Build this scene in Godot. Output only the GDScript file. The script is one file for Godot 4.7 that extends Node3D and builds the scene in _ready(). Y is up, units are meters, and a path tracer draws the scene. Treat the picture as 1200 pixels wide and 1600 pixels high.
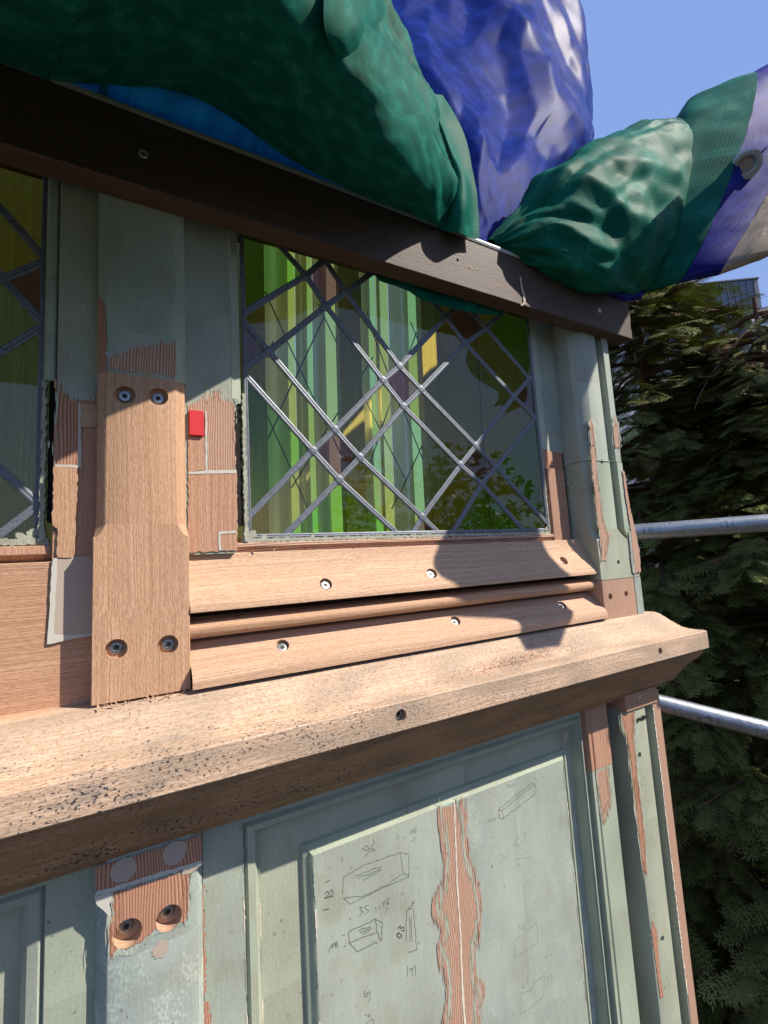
extends Node3D

const SUN := Vector3(1.2, 1.5, 1.0)
var rng := RandomNumberGenerator.new()
var nz := FastNoiseLite.new()
var nz2 := FastNoiseLite.new()
var names := {}
var M := {}


class MB:
	var v := PackedVector3Array()
	var n := PackedVector3Array()
	var uv := PackedVector2Array()
	var c := PackedColorArray()

	func tri(a: Vector3, b: Vector3, d: Vector3, na: Vector3, nb: Vector3, nd: Vector3, ua := Vector2.ZERO, ub := Vector2.ZERO, ud := Vector2.ZERO) -> void:
		if (d - a).cross(b - a).dot(na + nb + nd) < 0.0:
			v.append(a); v.append(d); v.append(b)
			n.append(na); n.append(nd); n.append(nb)
			uv.append(ua); uv.append(ud); uv.append(ub)
		else:
			v.append(a); v.append(b); v.append(d)
			n.append(na); n.append(nb); n.append(nd)
			uv.append(ua); uv.append(ub); uv.append(ud)

	func flat(a: Vector3, b: Vector3, d: Vector3, nn: Vector3) -> void:
		tri(a, b, d, nn, nn, nn)

	func quad(a: Vector3, b: Vector3, d: Vector3, e: Vector3, nn: Vector3) -> void:
		flat(a, b, d, nn)
		flat(a, d, e, nn)

	func box(lo: Vector3, hi: Vector3, bev := 0.0015) -> void:
		# a box whose edges are chamfered
		var ctr := (lo + hi) * 0.5
		var h := (hi - lo) * 0.5
		var b := minf(bev, minf(h.x, minf(h.y, h.z)) * 0.5)
		for ax in 3:
			for s in [-1.0, 1.0]:
				var i := (ax + 1) % 3
				var j := (ax + 2) % 3
				var nn := Vector3.ZERO
				nn[ax] = s
				var p: Array[Vector3] = []
				for q in [[-1, -1], [1, -1], [1, 1], [-1, 1]]:
					var w := Vector3.ZERO
					w[ax] = s * h[ax]
					w[i] = q[0] * (h[i] - b)
					w[j] = q[1] * (h[j] - b)
					p.append(ctr + w)
				quad(p[0], p[1], p[2], p[3], nn)
		for ax in 3:
			var i := (ax + 1) % 3
			var j := (ax + 2) % 3
			for si in [-1.0, 1.0]:
				for sj in [-1.0, 1.0]:
					var nn := Vector3.ZERO
					nn[i] = si
					nn[j] = sj
					nn = nn.normalized()
					var p: Array[Vector3] = []
					for q in [[-1.0, 0], [1.0, 0], [1.0, 1], [-1.0, 1]]:
						var w := Vector3.ZERO
						w[ax] = q[0] * (h[ax] - b)
						w[i] = si * (h[i] - (b if q[1] == 0 else 0.0))
						w[j] = sj * (h[j] - (0.0 if q[1] == 0 else b))
						p.append(ctr + w)
					quad(p[0], p[1], p[2], p[3], nn)
		for sx in [-1.0, 1.0]:
			for sy in [-1.0, 1.0]:
				for sz in [-1.0, 1.0]:
					var s := Vector3(sx, sy, sz)
					var k := ctr + s * h
					flat(k - Vector3(0, sy, sz) * b, k - Vector3(sx, 0, sz) * b, k - Vector3(sx, sy, 0) * b, s.normalized())

	func tube(pts: Array, radii: Array, seg := 14, caps := true) -> void:
		var rings := []
		var prev := Vector3.UP
		for i in pts.size():
			var d: Vector3 = (pts[mini(i + 1, pts.size() - 1)] - pts[maxi(i - 1, 0)]).normalized()
			var side := d.cross(prev)
			if side.length() < 0.1:
				side = d.cross(Vector3.RIGHT)
			side = side.normalized()
			var up := side.cross(d)
			prev = up
			var ring := []
			for k in seg:
				var t := TAU * k / seg
				ring.append(side * cos(t) + up * sin(t))
			rings.append(ring)
		for i in pts.size() - 1:
			for k in seg:
				var l := (k + 1) % seg
				var a: Vector3 = rings[i][k]
				var b: Vector3 = rings[i][l]
				var d2: Vector3 = rings[i + 1][l]
				var e: Vector3 = rings[i + 1][k]
				var pa: Vector3 = pts[i] + a * radii[i]
				var pb: Vector3 = pts[i] + b * radii[i]
				var pd: Vector3 = pts[i + 1] + d2 * radii[i + 1]
				var pe: Vector3 = pts[i + 1] + e * radii[i + 1]
				tri(pa, pb, pd, a, b, d2)
				tri(pa, pd, pe, a, d2, e)
		if caps:
			for i in [0, pts.size() - 1]:
				var d: Vector3 = (pts[i] - pts[1 if i == 0 else i - 1]).normalized()
				for k in seg:
					flat(pts[i], pts[i] + rings[i][k] * radii[i], pts[i] + rings[i][(k + 1) % seg] * radii[i], d)

	func lathe(prof: Array, at: Vector3, axis: Vector3, seg := 20) -> void:
		# prof: Vector2(radius, height along axis)
		var s := axis.cross(Vector3.UP if absf(axis.y) < 0.9 else Vector3.RIGHT).normalized()
		var t := s.cross(axis)
		for i in prof.size() - 1:
			var e: Vector2 = prof[i + 1] - prof[i]
			var nn := Vector2(-e.y, e.x).normalized()
			for k in seg:
				var a := TAU * k / seg
				var b := TAU * (k + 1) / seg
				var da := s * cos(a) + t * sin(a)
				var db := s * cos(b) + t * sin(b)
				var p: Vector3 = at + da * prof[i].x + axis * prof[i].y
				var q: Vector3 = at + db * prof[i].x + axis * prof[i].y
				var r: Vector3 = at + db * prof[i + 1].x + axis * prof[i + 1].y
				var u: Vector3 = at + da * prof[i + 1].x + axis * prof[i + 1].y
				var na := (da * nn.x + axis * nn.y).normalized()
				var nb := (db * nn.x + axis * nn.y).normalized()
				if prof[i].x > 0.0:
					tri(p, q, r, na, nb, nb)
				if prof[i + 1].x > 0.0:
					tri(p, r, u, na, nb, na)

	func poly(pts: PackedVector2Array, z: float, s := Vector2.ONE, o := Vector2.ZERO) -> void:
		var ix := Geometry2D.triangulate_polygon(pts)
		if ix.is_empty():
			pts = Geometry2D.convex_hull(pts)
			pts.remove_at(pts.size() - 1)
			ix = Geometry2D.triangulate_polygon(pts)
		for i in range(0, ix.size(), 3):
			var a := pts[ix[i]]
			var b := pts[ix[i + 1]]
			var d := pts[ix[i + 2]]
			tri(Vector3(a.x, a.y, z), Vector3(b.x, b.y, z), Vector3(d.x, d.y, z), Vector3.BACK, Vector3.BACK, Vector3.BACK, (a - o) * s, (b - o) * s, (d - o) * s)

	func prism(pts: PackedVector2Array, z0: float, z1: float) -> void:
		poly(pts, z1)
		var area := 0.0
		for i in pts.size():
			area += pts[i].cross(pts[(i + 1) % pts.size()])
		for i in pts.size():
			var a := pts[i]
			var b := pts[(i + 1) % pts.size()]
			var e := b - a
			var nn := Vector3(e.y, -e.x, 0).normalized()
			if area < 0.0:
				nn = -nn
			quad(Vector3(a.x, a.y, z0), Vector3(b.x, b.y, z0), Vector3(b.x, b.y, z1), Vector3(a.x, a.y, z1), nn)

	func mesh(off := Vector3.ZERO) -> ArrayMesh:
		var arr := []
		arr.resize(Mesh.ARRAY_MAX)
		var w := v.duplicate()
		if off != Vector3.ZERO:
			for i in w.size():
				w[i] -= off
		arr[Mesh.ARRAY_VERTEX] = w
		arr[Mesh.ARRAY_NORMAL] = n
		arr[Mesh.ARRAY_TEX_UV] = uv
		arr[Mesh.ARRAY_TEX_UV2] = uv
		if c.size() == v.size():
			arr[Mesh.ARRAY_COLOR] = c
		var m := ArrayMesh.new()
		m.add_surface_from_arrays(Mesh.PRIMITIVE_TRIANGLES, arr)
		return m


# ---------------------------------------------------------------- naming
func numbered(called: String) -> String:
	var k: int = names.get(called, 0)
	names[called] = k + 1
	return called if k == 0 else "%s_%03d" % [called, k]


func tag(o: Node3D, label: String, category: String, group := "") -> void:
	o.set_meta("label", label)
	o.set_meta("category", category)
	if group:
		o.set_meta("group", group)


func thing(called: String, label: String, category: String, at := Vector3.ZERO, group := "") -> Node3D:
	var o := Node3D.new()
	o.name = numbered(called)
	o.position = at
	add_child(o)
	tag(o, label, category, group)
	return o


func obj(called: String, mb: MB, mat: Material, parent: Node3D = self) -> MeshInstance3D:
	var o := MeshInstance3D.new()
	o.name = called
	if mb.v.is_empty():
		print("empty: ", called)
		return o
	var off := Vector3.ZERO
	var p: Node = parent
	while p != self:
		off += p.position
		p = p.get_parent()
	o.mesh = mb.mesh(off)
	o.material_override = null
	o.mesh.surface_set_material(0, mat)
	parent.add_child(o, true)
	return o


func solo(called: String, mb: MB, mat: Material, label: String, category: String, group := "") -> MeshInstance3D:
	var o := obj(numbered(called), mb, mat)
	tag(o, label, category, group)
	return o


# ---------------------------------------------------------------- shapes
func bev(prof: Array, r := 0.0012) -> PackedVector2Array:
	# takes the sharpness off the arrises of a profile
	var out := PackedVector2Array()
	for i in prof.size():
		var p: Vector2 = prof[i]
		if i == 0 or i == prof.size() - 1:
			out.append(p)
			continue
		var a: Vector2 = prof[i - 1] - p
		var b: Vector2 = prof[i + 1] - p
		if absf(a.angle_to(b)) > deg_to_rad(148):
			out.append(p)
			continue
		out.append(p + a.normalized() * minf(r, a.length() * 0.4))
		out.append(p + b.normalized() * minf(r, b.length() * 0.4))
	return out


func curve(pts: Array, steps := 5) -> Array:
	# Catmull-Rom through the points
	var out := []
	for i in pts.size() - 1:
		var a: Vector2 = pts[maxi(i - 1, 0)]
		var d: Vector2 = pts[mini(i + 2, pts.size() - 1)]
		for k in steps:
			out.append((pts[i] as Vector2).cubic_interpolate(pts[i + 1], a, d, float(k) / steps))
	out.append(pts[-1])
	return out


func circle(at: Vector2, r: float, k := 22) -> PackedVector2Array:
	var out := PackedVector2Array()
	for i in k:
		out.append(at + Vector2.from_angle(TAU * (i + 0.3) / k) * r)
	return out


func place(axis: int, a: float, p: Vector2) -> Vector3:
	return Vector3(a, p.y, p.x) if axis == 0 else Vector3(p.x, a, p.y)


# Runs a profile along x (axis 0, profile points are (z, y), drawn downwards) or along y (axis 1, points are (x, z), drawn rightwards).
# holes: [position along, other coordinate, radius, depth]. Returns where the holes' floors are.
func extr(mb: MB, axis: int, prof: PackedVector2Array, a0: float, a1: float, holes := [], m0 := 0.0, m1 := 0.0, caps := 0, back := -0.09) -> Array:
	var n := prof.size()
	var s := [0.0]
	var sn := []
	for i in n - 1:
		var d := prof[i + 1] - prof[i]
		s.append(s[i] + d.length())
		sn.append(Vector2(-d.y, d.x).normalized())
	var found := []
	for h in holes:
		for i in n - 1:
			var u: float = prof[i].y if axis == 0 else prof[i].x
			var w: float = prof[i + 1].y if axis == 0 else prof[i + 1].x
			if (h[1] - u) * (h[1] - w) <= 0.0 and absf(u - w) > 0.0015:
				var t: float = (h[1] - u) / (w - u)
				var p := prof[i].lerp(prof[i + 1], t)
				var nn := place(axis, 0.0, sn[i])
				found.append({"c": Vector2(h[0], lerpf(s[i], s[i + 1], t)), "r": h[2], "d": h[3], "p": place(axis, h[0], p), "n": nn})
				break
	for i in n - 1:
		var na: Vector2 = sn[i]
		var nb: Vector2 = sn[i]
		if i > 0 and sn[i - 1].dot(sn[i]) > 0.9:
			na = (sn[i - 1] + sn[i]).normalized()
		if i < n - 2 and sn[i + 1].dot(sn[i]) > 0.9:
			nb = (sn[i + 1] + sn[i]).normalized()
		var z0: float = prof[i].x if axis == 0 else prof[i].y
		var z1: float = prof[i + 1].x if axis == 0 else prof[i + 1].y
		var quad := PackedVector2Array([Vector2(a0 + m0 * z0, s[i]), Vector2(a1 + m1 * z0, s[i]), Vector2(a1 + m1 * z1, s[i + 1]), Vector2(a0 + m0 * z1, s[i + 1])])
		var pieces := [quad]
		for f in found:
			var next := []
			if f.c.y > s[i] and f.c.y < s[i + 1]:
				for q in pieces:
					next.append_array(Geometry2D.intersect_polygons(q, PackedVector2Array([Vector2(-9, -9), Vector2(9, -9), Vector2(9, f.c.y), Vector2(-9, f.c.y)])))
					next.append_array(Geometry2D.intersect_polygons(q, PackedVector2Array([Vector2(-9, f.c.y), Vector2(9, f.c.y), Vector2(9, 9), Vector2(-9, 9)])))
				pieces = next
		for f in found:
			if f.c.y + f.r < s[i] or f.c.y - f.r > s[i + 1]:
				continue
			var next := []
			for q in pieces:
				next.append_array(Geometry2D.clip_polygons(q, circle(f.c, f.r)))
			pieces = next
		for q in pieces:
			var ix := Geometry2D.triangulate_polygon(q)
			for k in range(0, ix.size(), 3):
				var pp := []
				var nn := []
				for j in 3:
					var w: Vector2 = q[ix[k + j]]
					var t: float = clampf((w.y - s[i]) / maxf(s[i + 1] - s[i], 1e-6), 0, 1)
					pp.append(place(axis, w.x, prof[i].lerp(prof[i + 1], t)))
					nn.append(place(axis, 0.0, na.lerp(nb, t)).normalized())
				mb.tri(pp[0], pp[1], pp[2], nn[0], nn[1], nn[2])
	for f in found:
		bore(bores if bores else mb, f.p, f.n, f.r, f.d)
	for e in [0, 1]:
		if caps & (1 << e):
			var q := PackedVector2Array(prof)
			if axis == 0:
				q.append(Vector2(back, prof[n - 1].y))
				q.append(Vector2(back, prof[0].y))
			else:
				q.append(Vector2(prof[n - 1].x, back))
				q.append(Vector2(prof[0].x, back))
			var a := a0 if e == 0 else a1
			var m := m0 if e == 0 else m1
			var ix := Geometry2D.triangulate_polygon(q)
			var nn := place(axis, -1.0 if e == 0 else 1.0, Vector2.ZERO)
			for k in range(0, ix.size(), 3):
				var pp := []
				for j in 3:
					var w: Vector2 = q[ix[k + j]]
					pp.append(place(axis, a + m * (w.x if axis == 0 else w.y), w))
				mb.flat(pp[0], pp[1], pp[2], nn)
	return found


func bore(mb: MB, p: Vector3, nn: Vector3, r: float, d: float) -> void:
	var s := nn.cross(Vector3.UP if absf(nn.y) < 0.9 else Vector3.RIGHT).normalized()
	var t := s.cross(nn)
	for k in 22:
		var a := TAU * k / 22
		var b := TAU * (k + 1) / 22
		var da := s * cos(a) + t * sin(a)
		var db := s * cos(b) + t * sin(b)
		var p0 := p + da * r + nn * 0.0003
		var p1 := p + db * r + nn * 0.0003
		mb.tri(p0, p1, p1 - nn * d, -da, -db, -db)
		mb.tri(p0, p1 - nn * d, p0 - nn * d, -da, -db, -da)
		mb.flat(p - nn * d, p0 - nn * d, p1 - nn * d, nn)


func screws(found: Array, parent: Node3D, only := []) -> void:
	for i in found.size():
		if only.size() and not i in only:
			continue
		var f = found[i]
		var sc := screw_proto.duplicate() as Node3D
		sc.name = "screw"
		parent.add_child(sc, true)
		var nn: Vector3 = f.n
		var off := Vector3.ZERO
		var p: Node = parent
		while p != self:
			off += p.position
			p = p.get_parent()
		var y := Vector3.UP.slide(nn).normalized().rotated(nn, rng.randf() * TAU)
		sc.transform = Transform3D(Basis(y.cross(nn), y, nn), f.p - nn * (f.d - 0.0035) - off + y * 0.0012)


var screw_proto: Node3D
var bores: MB


func make_screw() -> void:
	screw_proto = MeshInstance3D.new()
	screw_proto.name = "screw"
	var mb := MB.new()
	mb.lathe([Vector2(0, 0), Vector2(0.0048, 0), Vector2(0.0052, 0.0004), Vector2(0.0082, 0.0002), Vector2(0.0096, -0.0006), Vector2(0.0098, -0.0035)], Vector3.ZERO, Vector3.BACK, 26)
	screw_proto.mesh = mb.mesh()
	screw_proto.mesh.surface_set_material(0, M.zinc)
	var st := MB.new()
	var pts := PackedVector2Array()
	for k in 24:
		pts.append(Vector2.from_angle(TAU * k / 24) * (0.0036 + 0.0009 * cos(TAU * k / 4)))
	st.poly(pts, 0.0004)
	var d := MeshInstance3D.new()
	d.name = "drive_recess"
	d.mesh = st.mesh()
	d.mesh.surface_set_material(0, M.recess)
	screw_proto.add_child(d)


# an outline made uneven, as worn paint and hand-cut fillers are
func jag(pts: Array, amp := 0.003, step := 0.006, fine := 18.0, along := Vector2.ONE) -> PackedVector2Array:
	var out := PackedVector2Array()
	for i in pts.size():
		var a: Vector2 = pts[i]
		var b: Vector2 = pts[(i + 1) % pts.size()]
		var k := maxi(1, int(a.distance_to(b) / step))
		for j in k:
			var p := a.lerp(b, float(j) / k)
			var q := Vector2(nz.get_noise_2d(p.x * fine * 8.0, p.y * fine * 8.0), nz.get_noise_2d(p.x * fine * 8.0 + 300.0, p.y * fine * 8.0 - 200.0))
			if along.y > 1.5:
				# broken off along the grain, in fine points
				q.y = 0.45 * nz.get_noise_2d(p.x * 500.0, p.y * 40.0) + 0.3 * q.y
			out.append(p + q * amp * 2.0 * along)
	return out


func patch(parent: Node3D, called: String, pts: Array, z: float, mat: Material, amp := 0.002, step := 0.006, along := Vector2.ONE, label := "", holes := []) -> void:
	var mb := MB.new()
	var o := jag(pts, amp, 0.0022 if along.y > 1.5 else step, 18.0, along)
	if Geometry2D.triangulate_polygon(o).is_empty():
		o = PackedVector2Array(pts)
	var pieces := [o]
	for h in holes:
		var next := []
		var at: Vector2 = h[0]
		for q in pieces:
			for half in [[-9.0, at.y], [at.y, 9.0]]:
				for w in Geometry2D.intersect_polygons(q, PackedVector2Array([Vector2(-9, half[0]), Vector2(9, half[0]), Vector2(9, half[1]), Vector2(-9, half[1])])):
					next.append_array(Geometry2D.clip_polygons(w, circle(at, h[1])))
		pieces = next
	for q in pieces:
		mb.poly(q, z)
	var k := obj(called, mb, mat, parent)
	if label:
		k.set_meta("label", label)


# the torn margin of stripped paint: slivers of bare wood run out past the edge and slivers of paint run in, along the grain
func streaks(parent: Node3D, pts: Array, z: float, wood_: Material, paint_: Material, n: int, len := 0.02) -> void:
	var mw := MB.new()
	var mp := MB.new()
	for i in n:
		var k := rng.randi() % pts.size()
		var a: Vector2 = pts[k]
		var b: Vector2 = pts[(k + 1) % pts.size()]
		if absf(a.x - b.x) > absf(a.y - b.y) * 1.6 or a.distance_to(b) > 0.2:
			continue
		var p := a.lerp(b, rng.randf())
		var inward := -signf((b - a).y) if (b - a).y != 0.0 else 1.0
		var l := len * rng.randf_range(0.35, 1.3)
		var w := rng.randf_range(0.0005, 0.0013)
		var out := rng.randf() < 0.55
		p.x += (-inward if out else inward) * absf(rng.randfn()) * 0.0045 * side_sign
		var lean := rng.randf_range(-0.0008, 0.0008)
		var q := PackedVector2Array([p + Vector2(0, l), p + Vector2(w, l * 0.3), p + Vector2(w * 0.8 + lean, -l * 0.5), p + Vector2(lean, -l), p + Vector2(-w + lean, -l * 0.3), p + Vector2(-w, l * 0.4)])
		(mw if out else mp).poly(q, z + rng.randf_range(0.0, 0.0002))
	if mw.v.size():
		obj("torn_grain", mw, wood_, parent).set_meta("kind", "stuff")
	if mp.v.size():
		obj("paint_remnant", mp, paint_, parent).set_meta("kind", "stuff")


var side_sign := 1.0


# ---------------------------------------------------------------- textures
func raw(w: int, h: int, ch: int) -> PackedByteArray:
	var b := PackedByteArray()
	b.resize(w * h * ch)
	return b


func as_tex(b: PackedByteArray, w: int, h: int, ch: int, turn := false) -> ImageTexture:
	var im := Image.create_from_data(w, h, false, Image.FORMAT_RGB8 if ch == 3 else Image.FORMAT_L8, b)
	if turn:
		im.rotate_90(CLOCKWISE)
	return ImageTexture.create_from_image(im)


# Wood with its grain along u. Returns [colour bytes, height bytes]. size in metres.
func wood(w: int, h: int, size: Vector2, base: Color, dark: Color, p: Dictionary) -> Array:
	var col := raw(w, h, 3)
	var hei := raw(w, h, 1)
	var ring: float = p.get("ring", 0.0)
	var amount: float = p.get("amount", 0.5)
	var pores: float = p.get("pores", 0.5)
	var wob: float = p.get("wobble", 0.004)
	var cat: float = p.get("cathedral", 0.0)
	var sd: float = p.get("seed", 0.0)
	var tint: Color = p.get("tint", base)
	for y in h:
		var v := size.y * y / h
		# both edges of the picture are made to meet by fading into the other end
		for x in w:
			var u := size.x * x / w
			var e := minf(1.0, minf(u, size.x - u) / 0.03)
			var vv := v + wob * e * nz2.get_noise_2d(u * 4.0 + sd, v * 9.0) + cat * (u - size.x * 0.5) * (u - size.x * 0.5) * 2.0
			var n1 := nz.get_noise_2d(u * 2.0 * e + sd, vv * 420.0)
			var n2 := nz2.get_noise_2d(u * 14.0, vv * 900.0 + sd)
			var f := 0.5 + 0.55 * n1 + 0.35 * n2
			if ring > 0.0:
				var ph := vv * ring + 0.45 * nz.get_noise_2d(u * 1.5 + sd, v * 22.0)
				var r := ph - floorf(ph)
				f = lerpf(f, smoothstep(0.25, 0.85, r) * (1.0 - smoothstep(0.9, 1.0, r)), amount)
			f = clampf(f, 0.0, 1.0)
			var c := base.lerp(dark, f * p.get("contrast", 0.6))
			var t := 0.5 + 0.5 * nz2.get_noise_2d(u * 3.0 + 40.0, v * 14.0 + sd)
			c = c.lerp(tint, t * 0.5)
			var pr := nz.get_noise_2d(u * 75.0 + sd, v * 1500.0)
			var hole := smoothstep(0.28, 0.5, pr) * pores
			c = c.lerp(dark, hole * 0.55)
			var i := y * w + x
			col[i * 3] = int(clampf(c.r, 0, 1) * 255.0)
			col[i * 3 + 1] = int(clampf(c.g, 0, 1) * 255.0)
			col[i * 3 + 2] = int(clampf(c.b, 0, 1) * 255.0)
			hei[i] = int(clampf(0.75 - 0.35 * f - 0.4 * hole, 0, 1) * 255.0)
	return [col, hei]


func paint_tex(w: int, h: int, size: float, base: Color, worn: float, sd: float) -> Array:
	var col := raw(w, h, 3)
	var hei := raw(w, h, 1)
	var pale := Color(0.73, 0.775, 0.72)
	var brown := Color(0.5, 0.42, 0.35)
	for y in h:
		var v := size * y / h
		for x in w:
			var u := size * x / w
			var lo := nz.get_noise_2d(u * 7.0 + sd, v * 4.0)
			var st := nz2.get_noise_2d(u * 420.0, v * 14.0 + sd)
			var fn := nz.get_noise_2d(u * 160.0, v * 130.0 + sd)
			var c := base * (1.0 + 0.06 * lo + 0.045 * st + 0.02 * fn)
			var rub := smoothstep(0.1, 0.6, nz2.get_noise_2d(u * 16.0 + sd, v * 9.0) + 0.55 * nz.get_noise_2d(u * 190.0, v * 110.0))
			c = c.lerp(pale, rub * worn)
			var dirt := smoothstep(0.35, 0.75, nz.get_noise_2d(u * 11.0 - sd, v * 9.0 + 70.0))
			c = c.lerp(brown, dirt * 0.12)
			var pit := smoothstep(0.66, 0.78, nz2.get_noise_2d(u * 75.0 + sd, v * 60.0))
			c = c.lerp(brown * 0.8, pit * 0.5)
			var i := y * w + x
			col[i * 3] = int(clampf(c.r, 0, 1) * 255.0)
			col[i * 3 + 1] = int(clampf(c.g, 0, 1) * 255.0)
			col[i * 3 + 2] = int(clampf(c.b, 0, 1) * 255.0)
			hei[i] = int(clampf(0.6 + 0.14 * st + 0.1 * fn + 0.12 * lo - 0.35 * pit, 0, 1) * 255.0)
	return [col, hei]


func ledge_tex(w: int, h: int, size: Vector2) -> Array:
	# weathered oak with blue-black mould spots, many at the far left of the piece and few at its right end
	var col := raw(w, h, 3)
	var hei := raw(w, h, 1)
	var base := Color(0.83, 0.72, 0.625)
	var dark := Color(0.52, 0.40, 0.30)
	var grey := Color(0.64, 0.565, 0.49)
	for y in h:
		var v := size.y * y / h
		for x in w:
			var u := size.x * x / w
			var vv := v + 0.005 * nz2.get_noise_2d(u * 3.0, v * 8.0)
			var n1 := nz.get_noise_2d(u * 2.5, vv * 230.0)
			var n2 := nz2.get_noise_2d(u * 16.0, vv * 700.0)
			var f := clampf(0.45 + 0.5 * n1 + 0.4 * n2, 0, 1)
			var c := base.lerp(dark, f * 0.42)
			c = c.lerp(grey, clampf(0.3 + 0.9 * nz.get_noise_2d(u * 5.0 + 9.0, v * 16.0), 0, 0.7))
			var pr := smoothstep(0.22, 0.5, nz.get_noise_2d(u * 80.0, v * 1100.0))
			c = c.lerp(dark, pr * 0.5)
			var few := clampf((u - 0.3) / 1.3, 0.0, 1.0)
			var crowd := nz2.get_noise_2d(u * 9.0, v * 22.0)
			var sp := nz2.get_noise_2d(u * 120.0 + 50.0, v * 190.0) + 0.3 * crowd + 0.25 * nz.get_noise_2d(u * 300.0, v * 420.0)
			var front := 0.12 * (1.0 - smoothstep(0.0, 0.02, absf(v - 0.178) - 0.025))
			var spot := smoothstep(0.66 + 0.35 * few - front * 1.6, 0.78 + 0.35 * few - front * 1.6, sp)
			c = c.lerp(Color(0.12, 0.12, 0.16), spot * 0.92)
			var veil := smoothstep(0.25, 0.8, crowd) * (1.0 - few)
			c = c.lerp(Color(0.36, 0.36, 0.37), veil * 0.3)
			var i := y * w + x
			col[i * 3] = int(clampf(c.r, 0, 1) * 255.0)
			col[i * 3 + 1] = int(clampf(c.g, 0, 1) * 255.0)
			col[i * 3 + 2] = int(clampf(c.b, 0, 1) * 255.0)
			hei[i] = int(clampf(0.75 - 0.3 * f - 0.35 * pr, 0, 1) * 255.0)
	return [col, hei]


func weave_tex(k: int) -> PackedByteArray:
	# woven tape under a thin skin: 8 x 8 tapes
	var b := raw(k, k, 1)
	for y in k:
		for x in k:
			var u := 8.0 * x / k
			var v := 8.0 * y / k
			var over := (int(u) + int(v)) % 2 == 0
			var a := sin(PI * (u - floorf(u)))
			var d := sin(PI * (v - floorf(v)))
			var hh := (0.55 + 0.45 * d) * sqrt(a) if over else (0.4 + 0.45 * a) * sqrt(d)
			b[y * k + x] = int(clampf(hh, 0, 1) * 255.0)
	return b


func cloth_tex(k: int, base: Color, scuff: Color, amt: float, sd: float) -> ImageTexture:
	var col := raw(k, k, 3)
	for y in k:
		for x in k:
			var u := float(x) / k
			var v := float(y) / k
			var n1 := nz.get_noise_2d(u * 6.0 + sd, v * 6.0)
			var n2 := nz2.get_noise_2d(u * 40.0, v * 11.0 + sd)
			var n3 := nz.get_noise_2d(u * 9.0, v * 60.0 + sd)
			var s := smoothstep(0.2, 0.75, n1 * 0.5 + n2 * 0.6) + 0.6 * smoothstep(0.3, 0.7, n3 * 0.7 + n1 * 0.4)
			var c := (base * (1.0 + 0.12 * n1)).lerp(scuff, clampf(s, 0, 1) * amt)
			var i := y * k + x
			col[i * 3] = int(clampf(c.r, 0, 1) * 255.0)
			col[i * 3 + 1] = int(clampf(c.g, 0, 1) * 255.0)
			col[i * 3 + 2] = int(clampf(c.b, 0, 1) * 255.0)
	return as_tex(col, k, k, 3)


func std(color := Color.WHITE, rough := 0.7, spec := 0.5) -> StandardMaterial3D:
	var m := StandardMaterial3D.new()
	m.albedo_color = color
	m.roughness = rough
	m.metallic_specular = spec
	return m


func tri_mat(tex: Texture2D, hei: Texture2D, per: Vector3, off: Vector3, rough: float, bump: float, tint := Color.WHITE) -> StandardMaterial3D:
	var m := std(tint, rough, 0.4)
	m.albedo_texture = tex
	m.uv1_triplanar = true
	m.uv1_world_triplanar = true
	m.uv1_triplanar_sharpness = 8.0
	m.uv1_scale = per
	m.uv1_offset = off
	if hei:
		m.heightmap_enabled = true
		m.heightmap_texture = hei
		m.heightmap_scale = bump
	return m


var T := {}


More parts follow.
